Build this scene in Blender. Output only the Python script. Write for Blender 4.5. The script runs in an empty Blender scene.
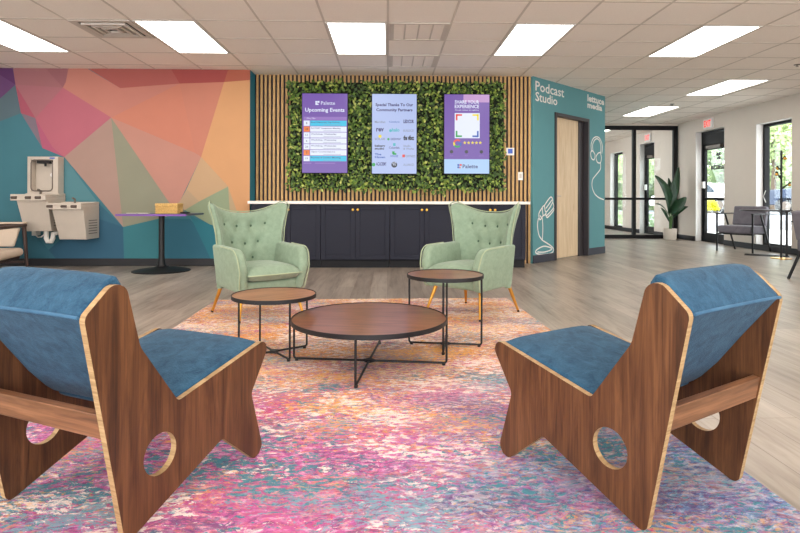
import bpy, math, random
from mathutils import Vector, Matrix, Quaternion
R = math.radians
random.seed(7)
C = bpy.context.scene.collection
SC = bpy.context.scene

# ------------------------------------------------------------------ camera, world, sun, exposure
FPX, YAW, ROLL, CY, CEIL, EYE = 563.7, .0217, .0026, 198., 2.764, .962
cam_d = bpy.data.cameras.new('camera'); cam = bpy.data.objects.new('camera', cam_d); C.objects.link(cam)
cam_d.sensor_width = 36; cam_d.lens = FPX/800*36; cam_d.shift_y = -(266.5-CY)/800
cam_d.clip_start = .05; cam_d.clip_end = 300
rt = Vector((math.cos(YAW), -math.sin(YAW), 0)); fw = Vector((math.sin(YAW), math.cos(YAW), 0)); up = Vector((0,0,1))
rc = rt*math.cos(ROLL)+up*math.sin(ROLL); uc = up*math.cos(ROLL)-rt*math.sin(ROLL)
M = Matrix.Identity(4)
for i in range(3):
    M[i][0] = rc[i]; M[i][1] = uc[i]; M[i][2] = -fw[i]
M[2][3] = EYE
cam.matrix_world = M
SC.camera = cam
SC.view_settings.view_transform = 'Standard'; SC.view_settings.look = 'None'
SC.view_settings.exposure = 0.0; SC.view_settings.gamma = 1; SC.view_settings.use_curve_mapping = False
w = bpy.data.worlds.new('world'); SC.world = w; w.use_nodes = True
bg = w.node_tree.nodes['Background']; bg.inputs[0].default_value = (.95,.97,1,1); bg.inputs[1].default_value = 6.0
sd = bpy.data.lights.new('sun','SUN'); sd.energy = 5.0; sd.angle = R(1.5); sd.color = (1,.95,.86)
sun = bpy.data.objects.new('sun', sd); C.objects.link(sun)
sun.rotation_euler = Vector((.62,.5,-.75)).to_track_quat('-Z','Y').to_euler()
PANEL = 8.8                                                          # what a ceiling light panel gives off

def ray(x, y):                                                       # direction through a point of the photograph
    a, b = x-400, y-CY
    u = a*math.cos(ROLL)+b*math.sin(ROLL); v = -a*math.sin(ROLL)+b*math.cos(ROLL)
    return rt*(u/FPX)+fw+up*(-v/FPX)
def onY(x, y, Y):
    d = ray(x,y); return Vector((0,0,EYE))+d*(Y/d.y)
def onZ(x, y, z=0):
    d = ray(x,y); return Vector((0,0,EYE))+d*((z-EYE)/d.z)
def onP(x, y, p, n):
    d = ray(x,y); o = Vector((0,0,EYE)); return o+d*((p-o).dot(n)/d.dot(n))

# ------------------------------------------------------------------ materials
def lin(c):
    f = lambda s: s/12.92 if s <= .04045 else ((s+.055)/1.055)**2.4
    return (f(c[0]/255), f(c[1]/255), f(c[2]/255), 1)
class NT:
    def __init__(s, name):
        s.m = bpy.data.materials.new(name); s.m.use_nodes = True; s.t = s.m.node_tree
        s.p = s.t.nodes['Principled BSDF']; s._tc = None
    def new(s, k, **kw):
        n = s.t.nodes.new(k)
        for a, b in kw.items(): setattr(n, a, b)
        return n
    def put(s, sock, v):
        if isinstance(v, bpy.types.NodeSocket): s.t.links.new(v, sock)
        elif v is not None: sock.default_value = v
    def co(s, scale=(1,1,1), off=(0,0,0), rot=(0,0,0), kind='Object'):
        if not s._tc: s._tc = s.new('ShaderNodeTexCoord')
        m = s.new('ShaderNodeMapping'); s.t.links.new(s._tc.outputs[kind], m.inputs[0])
        m.inputs['Scale'].default_value = scale; m.inputs['Location'].default_value = off; m.inputs['Rotation'].default_value = rot
        return m.outputs[0]
    def noise(s, vec, scale=5, detail=3, rough=.5, dist=0):
        n = s.new('ShaderNodeTexNoise'); s.put(n.inputs['Vector'], vec)
        n.inputs['Scale'].default_value = scale; n.inputs['Detail'].default_value = detail
        n.inputs['Roughness'].default_value = rough; n.inputs['Distortion'].default_value = dist
        return n.outputs['Fac']
    def math(s, op, a, b=None, c=None):
        n = s.new('ShaderNodeMath', operation=op)
        s.put(n.inputs[0], a); s.put(n.inputs[1], b); s.put(n.inputs[2], c); return n.outputs[0]
    def step(s, v, lo, hi, a=0., b=1.):
        n = s.new('ShaderNodeMapRange'); s.put(n.inputs[0], v)
        for i, q in enumerate((lo, hi, a, b)): n.inputs[i+1].default_value = q
        return n.outputs[0]
    def mix(s, f, a, b):
        n = s.new('ShaderNodeMix', data_type='RGBA'); s.put(n.inputs[0], f)
        for i, q in ((6,a),(7,b)): s.put(n.inputs[i], lin(q) if isinstance(q, tuple) else q)
        return n.outputs[2]
    def ramp(s, f, stops):
        n = s.new('ShaderNodeValToRGB'); s.put(n.inputs[0], f); e = n.color_ramp.elements
        while len(e) < len(stops): e.new(.5)
        for q, (p, c) in zip(e, stops): q.position = p; q.color = lin(c)
        return n.outputs[0]
    def bump(s, h, strength=.2, dist=.01):
        n = s.new('ShaderNodeBump'); s.put(n.inputs['Height'], h)
        n.inputs['Strength'].default_value = strength; n.inputs['Distance'].default_value = dist
        s.t.links.new(n.outputs[0], s.p.inputs['Normal'])
    def fin(s, col=None, rough=.5, metal=0, spec=None, sheen=0, coat=0):
        s.put(s.p.inputs['Base Color'], lin(col) if isinstance(col, tuple) else col)
        s.put(s.p.inputs['Roughness'], rough); s.p.inputs['Metallic'].default_value = metal
        if spec is not None: s.p.inputs['Specular IOR Level'].default_value = spec
        if sheen: s.p.inputs['Sheen Weight'].default_value = sheen; s.p.inputs['Sheen Roughness'].default_value = .4
        if coat: s.p.inputs['Coat Weight'].default_value = coat; s.p.inputs['Coat Roughness'].default_value = .2
        return s.m
MT = {}
def flat(name, col, rough=.6, metal=0, var=.06, scale=6, **kw):
    t = NT(name); f = t.noise(t.co(), scale, 3)
    d = tuple(min(255, c*(1-var)) for c in col); l = tuple(min(255, c*(1+var)) for c in col)
    MT[name] = t.fin(t.mix(f, d, l), rough, metal, **kw); return MT[name]
def glow(name, col, e=1.0):
    t = NT(name); t.p.inputs['Emission Color'].default_value = lin(col); t.p.inputs['Emission Strength'].default_value = e
    MT[name] = t.fin((6,6,6), .35); return MT[name]
def fabric(name, a, b, scale=9, sheen=.3, weave=420, bs=.25):
    t = NT(name); f = t.noise(t.co(), scale, 4, .6, .6); g = t.noise(t.co(), weave, 2)
    h = t.math('ADD', t.math('MULTIPLY', f, .75), t.math('MULTIPLY', g, .25))
    t.bump(g, bs, .002); MT[name] = t.fin(t.mix(t.step(h,.3,.7), a, b), .9, 0, .2, sheen); return MT[name]
def wood(name, cols, stretch=(14,14,1.1), rough=.4, scale=2.2, coat=0):
    t = NT(name); v = t.co(stretch)
    f = t.noise(v, scale, 6, .62, .8); g = t.noise(t.co(tuple(q*7 if q > 3 else q*1.5 for q in stretch)), scale, 3, .6)
    h = t.math('ADD', t.math('MULTIPLY', f, .72), t.math('MULTIPLY', g, .28))
    t.bump(g, .05, .002)
    MT[name] = t.fin(t.ramp(h, list(zip((.32,.45,.55,.68), cols))), rough, 0, .4, 0, coat); return MT[name]

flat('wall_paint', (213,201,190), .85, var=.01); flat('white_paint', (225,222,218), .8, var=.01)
flat('teal_paint', (90,146,152), .8, var=.02); flat('deep_teal_paint', (24,118,140), .8, var=.02)
flat('black_base', (30,29,32), .6); flat('blue_base', (50,54,66), .6)
flat('tile', (242,233,224), .95, var=.025, scale=60); flat('tbar', (204,194,184), .7, var=.02)
flat('slat', (188,150,98), .7, var=.12, scale=14); flat('slat_gap', (44,40,46), .9)
flat('black_metal', (17,16,18), .5, .1); flat('black_frame', (16,15,17), .6, spec=.3); flat('dark_frame', (52,48,52), .5)
flat('brass', (214,160,70), .28, .9); flat('gold_leg', (206,150,66), .3, .85); flat('knob', (225,175,70), .3, .8)
flat('navy', (19,22,40), .7, var=.04); flat('counter', (232,226,218), .35); flat('toe', (12,12,18), .7)
flat('steel', (196,184,170), .4, .12, var=.04); flat('steel_dark', (112,102,94), .45, .2); flat('button_brown', (84,70,62), .5); flat('pvc', (226,220,210), .5)
flat('white_plastic', (232,230,226), .45, var=.01); flat('grille', (200,190,180), .6, var=.02); flat('vent_black', (16,16,17), .6)
flat('leather_cream', (205,186,166), .8); flat('dark_wood', (62,42,34), .5, var=.2); flat('purple_edge', (120,74,158), .5)
flat('table_dark', (52,72,104), .35); flat('wicker', (205,160,96), .8, var=.3, scale=70); flat('paper', (214,206,190), .8, var=.15, scale=40)
flat('plant_leaf', (30,58,36), .4, var=.35, scale=9); flat('plant_stem', (70,104,50), .6); flat('pot', (216,204,190), .7, var=.03); flat('soil', (60,46,36), .95)
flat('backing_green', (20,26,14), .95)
for n_, c_ in (('leaf_a',(60,86,32)),('leaf_b',(90,120,46)),('leaf_c',(138,158,64)),('leaf_d',(36,56,24)),('leaf_e',(182,188,100))): flat(n_, c_, .5, var=.2, scale=20)
flat('asphalt', (150,152,158), .9, var=.05); flat('concrete', (212,210,205), .9, var=.03)
flat('tree_a', (160,176,124), .8, var=.3, scale=2); flat('tree_b', (124,146,104), .8, var=.3, scale=2); flat('tree_c', (196,206,136), .8, var=.25, scale=2); flat('bark', (96,80,66), .9)
flat('yellow_bush', (214,204,50), .8, var=.25, scale=5); flat('planter', (150,150,158), .8)
flat('truck_paint', (58,70,92), .3, .1); flat('car_white', (225,228,232), .3); flat('tyre', (28,28,30), .9); flat('car_glass', (40,56,70), .1)
flat('rubber', (28,26,26), .8)
fabric('mint', (124,142,120), (142,160,137), 26, .2); fabric('mint_piping', (152,164,134), (168,178,146), 9, .2); fabric('mint_dark', (62,82,64), (76,98,78), 9, .2)
fabric('blue', (27,57,81), (52,88,112), 24, .08, 190, .7); fabric('blue_piping', (44,80,108), (66,104,132), 9, .1)
fabric('grey', (104,100,108), (122,118,126), 9, .2)
wood('walnut', ((48,28,15),(75,45,25),(94,59,34),(114,75,46)))
wood('walnut_rail', ((74,46,28),(102,66,42),(126,84,56),(146,102,72)), (1.1,14,14))
wood('table_wood', ((78,46,36),(112,68,50),(132,84,60),(152,100,72)), (1.4,13,13), .3, 2.4, .25)
wood('side_wood', ((104,64,42),(132,84,56),(152,102,70),(168,118,84)), (1.4,13,13), .35, 2.4, .15)
wood('ply_edge', ((126,98,66),(150,120,82),(168,138,98),(184,154,114)), (3,3,40), .6)
wood('door_wood', ((198,172,136),(212,188,152),(220,198,164),(228,208,176)), (9,9,.8), .5)

def glass_mat():
    t = NT('glass'); o = t.t.nodes['Material Output']
    tr = t.new('ShaderNodeBsdfTransparent'); gl = t.new('ShaderNodeBsdfGlossy'); gl.inputs['Roughness'].default_value = .02
    fr = t.new('ShaderNodeFresnel'); ge = t.new('ShaderNodeNewGeometry')
    t.put(fr.inputs['IOR'], t.math('SUBTRACT', 1.4, t.math('MULTIPLY', ge.outputs['Backfacing'], 1.4-1/1.4)))
    mx = t.new('ShaderNodeMixShader'); t.put(mx.inputs[0], fr.outputs[0])
    t.t.links.new(tr.outputs[0], mx.inputs[1]); t.t.links.new(gl.outputs[0], mx.inputs[2]); t.t.links.new(mx.outputs[0], o.inputs[0])
    tr.inputs[0].default_value = (.93,.96,.96,1); MT['glass'] = t.m
glass_mat()
glow('panel_light', (255,250,242), PANEL)
for n_, c_, e_ in (('scr_purple',(108,72,164),1),('scr_violet',(140,104,184),1),('scr_white',(226,232,250),1),('scr_cyan',(38,190,226),1),('scr_orange',(232,116,28),1),
      ('scr_sky',(172,188,232),1),('scr_pale',(168,202,240),1),('scr_pink',(186,140,196),1),('scr_text',(54,48,110),1),('scr_black',(24,24,40),1),('scr_teal',(70,176,190),1),
      ('scr_blue',(60,96,180),1),('scr_green',(40,160,80),1),('scr_yellow',(236,214,40),1),('scr_red',(226,70,60),1),('scr_grey',(130,136,160),1),('exit_red',(255,60,50),1.6),('therm_blue',(50,90,190),1)): glow(n_, c_, e_)

def floor_mat():
    t = NT('vinyl_plank')
    br = t.new('ShaderNodeTexBrick'); br.offset = .37
    sep = t.co((1,1,1), rot=(0,0,R(90)))
    t.put(br.inputs['Vector'], sep); br.inputs['Scale'].default_value = 1
    br.inputs['Brick Width'].default_value = 1.22; br.inputs['Row Height'].default_value = .18
    br.inputs['Mortar Size'].default_value = .0016; br.inputs['Mortar Smooth'].default_value = .3
    br.inputs['Color1'].default_value = lin((152,142,132)); br.inputs['Color2'].default_value = lin((176,166,155)); br.inputs['Mortar'].default_value = lin((112,100,90))
    g = t.noise(t.co((11,.9,1)), 2.2, 6, .62, .7); g2 = t.noise(t.co((3.4,.5,1), (3,7,0)), 1.6, 3, .5, .4)
    k = t.math('ADD', t.math('MULTIPLY', g, .55), t.math('MULTIPLY', g2, .45))
    v = t.ramp(k, [(.33,(150,138,128)),(.46,(214,208,202)),(.56,(240,236,232)),(.7,(255,252,248))])
    n = t.new('ShaderNodeMix', data_type='RGBA', blend_type='MULTIPLY'); n.inputs[0].default_value = .85
    t.t.links.new(br.outputs[0], n.inputs[6]); t.t.links.new(v, n.inputs[7])
    t.bump(g, .06, .002)
    MT['floor'] = t.fin(n.outputs[2], .34, 0, .45)
floor_mat()

def rug_mat():
    t = NT('rug_pile')
    wv = t.co(); nd = t.new('ShaderNodeTexNoise'); t.put(nd.inputs['Vector'], t.co()); nd.inputs['Scale'].default_value = 9
    ad = t.new('ShaderNodeVectorMath', operation='MULTIPLY_ADD'); t.t.links.new(nd.outputs['Color'], ad.inputs[0]); ad.inputs[1].default_value = (.06,.06,0); t.t.links.new(wv, ad.inputs[2])
    W = ad.outputs[0]
    def mp(sc, off):
        m = t.new('ShaderNodeMapping'); t.t.links.new(W, m.inputs[0]); m.inputs['Scale'].default_value = sc; m.inputs['Location'].default_value = off; return m.outputs[0]
    sx = t.new('ShaderNodeSeparateXYZ'); t.t.links.new(wv, sx.inputs[0]); X, Y = sx.outputs[0], sx.outputs[1]
    big = lambda o, s=1.3: t.noise(mp((.85,1.5,1), (o,o*2.3,o)), s, 3, .55)
    fine = lambda o, s=26: t.noise(mp((.55,1.15,1), (o*3.1,o,0)), s, 5, .72)
    jit = t.math('MULTIPLY', t.math('SUBTRACT', big(1,2.6), .5), 1.9)
    far = t.step(t.math('ADD', Y, jit), -.95, -.1)                    # warm end of the rug
    blu = t.step(t.math('ADD', t.math('SUBTRACT', X, t.math('MULTIPLY', Y, .5)), jit), .7, 1.5)
    pink = t.ramp(fine(2,44), [(.36,(120,58,106)),(.45,(168,78,134)),(.53,(196,106,156)),(.62,(212,162,184))])
    warm = t.ramp(fine(3,46), [(.35,(166,106,136)),(.42,(208,140,140)),(.48,(222,178,138)),(.54,(226,208,176)),(.60,(230,180,92)),(.68,(204,146,172))])
    cold = t.ramp(fine(4,44), [(.36,(58,60,104)),(.46,(94,102,148)),(.54,(106,136,166)),(.64,(166,172,196))])
    c = t.mix(far, pink, warm); c = t.mix(blu, c, cold); nblu = t.math('SUBTRACT', 1.0, t.math('MULTIPLY', blu, .75))
    def over(c, col, o, bs, fs, lo, amt=1., wgt=None, k=.62):
        v = t.math('ADD', t.math('MULTIPLY', big(o,bs), 1-k), t.math('MULTIPLY', fine(o+1.5,fs), k))
        m = t.step(v, lo, lo+.018)
        if wgt is not None: m = t.math('MULTIPLY', m, wgt)
        return t.mix(t.math('MULTIPLY', m, amt), c, col)
    c = over(c, (216,136,40), 11, 2.2, 52, .51, .95, t.step(Y,-1.6,.2,.3,1.))
    c = over(c, (172,74,130), 13, 2.2, 58, .53, .75, t.step(X,1.3,.1,.3,1.))
    c = over(c, (58,124,136), 15, 2.3, 46, .525, .95, t.step(Y,.6,-.6,.12,1.))
    c = over(c, (84,66,104), 17, 2.3, 58, .54, .65)
    c = over(c, (228,210,200), 19, 2.6, 40, .54, .95, nblu)
    c = over(c, (190,46,108), 21, 1.9, 80, .575, .85)
    c = over(c, (226,160,56), 23, 1.8, 84, .55, .95, t.step(Y,-1.6,.4,.5,1.))
    c = over(c, (134,124,146), 25, 2.4, 66, .55, .55)
    c = over(c, (104,150,162), 27, 2.0, 70, .565, .8)
    t.bump(t.noise(t.co(), 260, 2), .5, .004)
    MT['rug'] = t.fin(c, .95, 0, .1, .1)
rug_mat()

# ------------------------------------------------------------------ mesh helpers
def tag(o, label=None, cat=None, group=None, kind=None):
    if label: o['label'] = label
    if cat: o['category'] = cat
    if group: o['group'] = group
    if kind: o['kind'] = kind
    return o
def empty(name, loc, rz=0, label=None, cat=None, group=None, kind=None):
    o = bpy.data.objects.new(name, None); o.empty_display_size = .05; C.objects.link(o)
    o.location = loc; o.rotation_euler = (0,0,rz); return tag(o, label, cat, group, kind)
def copy_tree(o, parent=None):
    c = o.copy(); C.objects.link(c); c.parent = parent
    for ch in list(o.children): copy_tree(ch, c)
    return c
class MB:
    def __init__(s): s.v=[]; s.f=[]; s.mi=[]; s.T=None
    def add(s, vs, fs, mi=0):
        b = len(s.v); s.v += [tuple(v) for v in vs]
        for f in fs: s.f.append(tuple(i+b for i in f)); s.mi.append(mi)
        return s
    def box(s, x0,x1, y0,y1, z0,z1, mi=0, rz=0, M=None):
        vs = [Vector((x,y,z)) for z in (z0,z1) for y in (y0,y1) for x in (x0,x1)]
        if rz:
            c = Vector(((x0+x1)/2,(y0+y1)/2,0)); q = Matrix.Rotation(rz,3,'Z'); vs = [q@(v-c)+c for v in vs]
        if M: vs = [M@v for v in vs]
        return s.add(vs, [(0,2,3,1),(4,5,7,6),(0,1,5,4),(2,6,7,3),(0,4,6,2),(1,3,7,5)], mi)
    def beam(s, p, q, wd, ht, mi=0, upv=(0,0,1)):                    # rectangular bar from p to q
        p, q = Vector(p), Vector(q); d = (q-p).normalized(); a = d.cross(Vector(upv))
        if a.length < 1e-4: a = Vector((1,0,0))
        a.normalize(); b = a.cross(d)
        vs = [e+a*i*wd/2+b*j*ht/2 for e in (p,q) for i,j in ((-1,-1),(1,-1),(1,1),(-1,1))]
        return s.add(vs, [(0,1,2,3)[::-1],(4,5,6,7),(0,1,5,4),(1,2,6,5),(2,3,7,6),(3,0,4,7)], mi)
    def tube(s, pts, r, n=10, mi=0, closed=False, r1=None):
        pts = [Vector(p) for p in pts]; k = len(pts); rings = []; ref = None
        for i, p in enumerate(pts):
            a = pts[i-1] if (i or closed) else p; b = pts[(i+1)%k] if (i < k-1 or closed) else p
            d = (b-a).normalized()
            if ref is None:
                ref = d.orthogonal().normalized()
            ref = (ref-d*ref.dot(d)).normalized(); e = d.cross(ref)
            rr = r if r1 is None else r+(r1-r)*i/(k-1)
            rings.append([p+(ref*math.cos(2*math.pi*j/n)+e*math.sin(2*math.pi*j/n))*rr for j in range(n)])
        fs = []
        for i in range(k if closed else k-1):
            j2 = (i+1)%k
            for j in range(n): fs.append((i*n+j, i*n+(j+1)%n, j2*n+(j+1)%n, j2*n+j))
        if not closed: fs += [tuple(range(n))[::-1], tuple(range((k-1)*n, k*n))]
        return s.add([v for g in rings for v in g], fs, mi)
    def lathe(s, prof, n=32, c=(0,0,0), mi=0, M=None, caps=True):
        vs = []; fs = []; c = Vector(c)
        for r_, z in prof:
            for j in range(n):
                a = 2*math.pi*j/n; v = Vector((r_*math.cos(a), r_*math.sin(a), z))
                vs.append((M@v if M else v)+c)
        m = len(prof)
        for i in range(m-1):
            for j in range(n): fs.append((i*n+j, i*n+(j+1)%n, (i+1)*n+(j+1)%n, (i+1)*n+j))
        if caps and prof[0][0] > 1e-5: fs.append(tuple(range(n))[::-1])
        if caps and prof[-1][0] > 1e-5: fs.append(tuple(range((m-1)*n, m*n)))
        return s.add(vs, fs, mi)
    def ball(s, c, r, n=14, mi=0, sc=(1,1,1)):
        return s.lathe([(max(1e-6, r*math.sin(math.pi*i/8)), -r*math.cos(math.pi*i/8)) for i in range(9)], n, c, mi, Matrix.Diagonal(sc))
    def prism(s, poly, t0, t1, ax='x', mi=0):                        # poly in the plane across ax
        f = {'x': lambda a,b,t:(t,a,b), 'y': lambda a,b,t:(a,t,b), 'z': lambda a,b,t:(a,b,t)}[ax]
        n = len(poly)
        vs = [f(a,b,t) for t in (t0,t1) for a,b in poly]
        fs = [tuple(range(n))[::-1], tuple(range(n,2*n))]+[(i,(i+1)%n,n+(i+1)%n,n+i) for i in range(n)]
        return s.add(vs, fs, mi)
    def grid(s, fn, nu, nv, mi=0):
        vs = [fn(i/(nu-1), j/(nv-1)) for j in range(nv) for i in range(nu)]
        return s.add(vs, [(j*nu+i, j*nu+i+1, (j+1)*nu+i+1, (j+1)*nu+i) for j in range(nv-1) for i in range(nu-1)], mi)
    def build(s, name, mats, parent=None, smooth=True, bevel=0, seg=2, sub=0, ang=40, fixn=True):
        me = bpy.data.meshes.new(name); me.from_pydata([tuple(v) for v in s.v], [], s.f)
        if not isinstance(mats, (list,tuple)): mats = [mats]
        for m in mats: me.materials.append(MT[m])
        me.polygons.foreach_set('material_index', s.mi)
        if fixn:
            import bmesh
            bm = bmesh.new(); bm.from_mesh(me); bmesh.ops.recalc_face_normals(bm, faces=bm.faces); bm.to_mesh(me); bm.free()
        if smooth:
            me.polygons.foreach_set('use_smooth', [True]*len(me.polygons)); me.set_sharp_from_angle(angle=R(ang))
        me.update()
        o = bpy.data.objects.new(name, me); C.objects.link(o)
        if parent: o.parent = parent
        if bevel:
            b = o.modifiers.new('b','BEVEL'); b.width = bevel; b.segments = seg; b.limit_method = 'ANGLE'; b.angle_limit = R(32)
        if sub:
            b = o.modifiers.new('s','SUBSURF'); b.levels = sub; b.render_levels = sub
        return o
def fillet(pts, n=6):                                                # (x, y, radius) corners to a rounded outline
    out = []; k = len(pts)
    for i in range(k):
        p = Vector(pts[i][:2]); r_ = pts[i][2]; a = Vector(pts[i-1][:2])-p; b = Vector(pts[(i+1)%k][:2])-p
        if r_ <= 0: out.append(tuple(p)); continue
        al = a.angle(b)/2; t = min(r_/math.tan(al), a.length*.48, b.length*.48); rr = t*math.tan(al)
        a.normalize(); b.normalize(); c = p+(a+b).normalized()*(rr/math.sin(al))
        p0 = p+a*t-c; p1 = p+b*t-c
        for j in range(n+1):
            v = p0.lerp(p1, j/n); out.append(tuple(c+v.normalized()*rr))
    return out
def curve_mesh(loops, thick):                                        # filled outline with holes, thickness along local z
    cu = bpy.data.curves.new('o','CURVE'); cu.dimensions = '2D'; cu.fill_mode = 'BOTH'; cu.extrude = thick/2
    for lp in loops:
        sp = cu.splines.new('POLY'); sp.points.add(len(lp)-1); sp.use_cyclic_u = True
        for q, p in zip(sp.points, lp): q.co = (p[0],p[1],0,1)
    o = bpy.data.objects.new('o', cu); C.objects.link(o)
    me = bpy.data.meshes.new_from_object(o.evaluated_get(bpy.context.evaluated_depsgraph_get()))
    bpy.data.objects.remove(o); bpy.data.curves.remove(cu); return me
def text(name, s, mat, parent, org, xd=(1,0,0), height=None, width=None, bold=0., align='LEFT', extr=.0015, mirror=False, spacing=1., lead=1.):
    cu = bpy.data.curves.new('t','FONT'); cu.body = s; cu.size = 1; cu.offset = bold; cu.resolution_u = 2; cu.space_character = spacing; cu.space_line = lead
    o = bpy.data.objects.new('t', cu); C.objects.link(o)
    me = bpy.data.meshes.new_from_object(o.evaluated_get(bpy.context.evaluated_depsgraph_get()))
    bpy.data.objects.remove(o); bpy.data.curves.remove(cu)
    xs = [v.co.x for v in me.vertices]; ys = [v.co.y for v in me.vertices]
    x0, x1, y0, y1 = min(xs), max(xs), min(ys), max(ys)
    sy = (height/(y1-y0)) if height else None; sx = (width/(x1-x0)) if width else None
    sy = sy or sx; sx = sx or sy
    xd = Vector(xd).normalized(); nn = xd.cross(up); org = Vector(org)
    dx = {'LEFT':0, 'CENTER':-(x1-x0)/2, 'RIGHT':-(x1-x0)}[align]
    for v in me.vertices:
        a = (v.co.x-x0+dx)*sx; b = (v.co.y-y0)*sy
        if mirror: a = (x1-x0)*sx-a
        v.co = org+xd*a+up*b+nn*extr
    me.materials.append(MT[mat]); me.name = name
    ob = bpy.data.objects.new(name, me); C.objects.link(ob)
    if parent: ob.parent = parent
    return ob
def struct(o): o['kind'] = 'structure'; return o

# ------------------------------------------------------------------ the room
WX, MY, SY, GY = 7.0, 7.98, 8.30, 13.5                               # right wall, mural wall, slat wall, glass partition
PA, PB = Vector((2.14,8.27,0)), Vector((3.83,9.87,0)); PD = (PB-PA).normalized(); PN = Vector((PD.y,-PD.x,0))
m = MB(); m.box(-7.2,7.25,-3,19,-.1,0); struct(m.build('floor','floor',smooth=False))
m = MB(); m.box(-7.2,7.25,-3,19,CEIL,CEIL+.1); struct(m.build('ceiling','tile',smooth=False))
GX, GYO, TS = -3.917, 5.769, .6523
m = MB()
for i in range(-5,17): m.box(GX+TS*i-.011,GX+TS*i+.011,-3,18.6,CEIL-.004,CEIL-.0005)
for j in range(-13,20): m.box(-7,7,GYO+TS*j-.011,GYO+TS*j+.011,CEIL-.0035,CEIL-.0005)
struct(m.build('trim_1','tbar',smooth=False))

# the mural: printed facets on the wall
MUR = [('m00',(66,130,144),[(-90,60),(251.5,60),(251.5,275),(-90,275)]),
 ('m01',(112,66,120),[(-90,60),(12.5,60),(12.5,69),(15,84.5),(0,98),(-90,150)]), ('m02',(98,48,106),[(-90,60),(12.5,60),(12.5,69),(15,84.5),(0,75),(-90,72)]),
 ('m03',(94,118,128),[(15,84.5),(20.5,113),(0,121),(-90,150),(-90,140),(0,98)]),
 ('m04',(174,110,114),[(12.5,60),(68,60),(68,69),(65.5,82),(62.5,87.5),(15,84.5)]), ('m05',(166,102,108),[(45,60),(68,60),(68,69),(65.5,82),(62.5,87.5)]),
 ('m06',(184,112,120),[(15,84.5),(62.5,87.5),(35,118)]), ('m07',(186,88,108),[(15,84.5),(35,118),(20.5,113)]), ('m08',(135,118,132),[(20.5,113),(35,118),(41.5,147)]),
 ('m09',(197,104,120),[(62.5,87.5),(111,117.5),(64,157),(42,148),(35,118)]), ('m10',(191,92,122),[(35,118),(52,147),(64,157),(42,148)]),
 ('m11',(206,130,113),[(68,60),(88,60),(88,69),(120,88),(179.5,83.5),(111,117.5),(62.5,87.5),(65.5,82)]), ('m12',(182,92,84),[(88,60),(171,60),(171,69),(179.5,83.5),(120,88)]),
 ('m13',(174,74,70),[(171,60),(228,60),(228,69),(224,82),(179.5,83.5)]), ('m14',(188,98,74),[(228,60),(251.5,60),(251.5,80),(224,82)]),
 ('m15',(214,131,105),[(111,117.5),(179.5,83.5),(195,153)]), ('m16',(209,130,106),[(179.5,83.5),(224,82),(201,157),(195,153)]),
 ('m17',(222,161,108),[(224,82),(251.5,80),(251.5,216),(236,211),(228,186.5),(201,157)]), ('m18',(180,144,130),[(111,117.5),(64,157),(123,227)]),
 ('m19',(151,149,125),[(111,117.5),(168,201),(185,211),(159,218.6),(123,227)]), ('m20',(202,140,122),[(111,117.5),(195,153),(201,157),(180,201),(172,207),(168,201)]),
 ('m21',(205,166,124),[(201,157),(228,186.5),(199,201.5),(186.5,189)]), ('m22',(192,162,127),[(186.5,189),(199,201.5),(184.7,210),(172,207),(180,201)]),
 ('m23',(150,165,130),[(228,186.5),(236,211),(251.5,216),(251.5,236),(210,224.5),(184.7,210),(199,201.5)]), ('m24',(196,166,126),[(228,186.5),(237,212),(230,215)]),
 ('m25',(86,142,152),[(64,157),(98,203),(55,213),(48,160)]), ('m26',(46,100,128),[(60,240),(98,203),(123,227),(124,275),(30,275)]), ('m27',(56,112,136),[(98,203),(123,227),(99,219)]),
 ('m28',(54,130,140),[(123,227),(159,218.6),(200,275),(124,275)]), ('m29',(42,110,132),[(159,218.6),(190,219),(232,275),(165,275)]),
 ('m30',(38,126,142),[(190,216),(210,224.5),(251.5,236),(251.5,275),(214,275)]), ('m31',(52,116,136),[(-90,235),(30,228),(62,275),(-90,275)])]
m = MB(); m.box(-7.2,-1.945,MY+.012,SY+.02,0,CEIL,1)
names = ['white_paint','deep_teal_paint']
for k, (nm, col, pg) in enumerate(MUR):
    flat(nm, tuple(.90*(q*.92+.08*sum(col)/3) for q in col), .8, var=.03, scale=3); names.append(nm)
    ps = [onY(x,y,MY) for x,y in pg]
    vs = [(min(p.x,-1.945), MY+.0115-.00035*k, max(0.0,min(CEIL,p.z))) for p in ps]
    m.add(vs, [tuple(range(len(vs)))], k+2)
struct(m.build('wall_left', names, smooth=False, fixn=False))
m = MB(); m.box(-7.2,-1.935,MY-.014,MY,0,.105); struct(m.build('baseboard_left','black_base',bevel=.003))
m = MB(); m.box(-7.2,-7.0,-3,MY,0,CEIL); struct(m.build('wall_far_left','white_paint',smooth=False))
# slat wall
m = MB(); m.box(-1.945,2.16,SY,SY+.1,0,CEIL,1)
k = 0; x = -1.925
while x < 2.10:
    m.box(x,x+.032,SY-.024,SY,0,CEIL,0); x += .0606
struct(m.build('wall_back', ['slat','slat_gap'], smooth=False))
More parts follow.
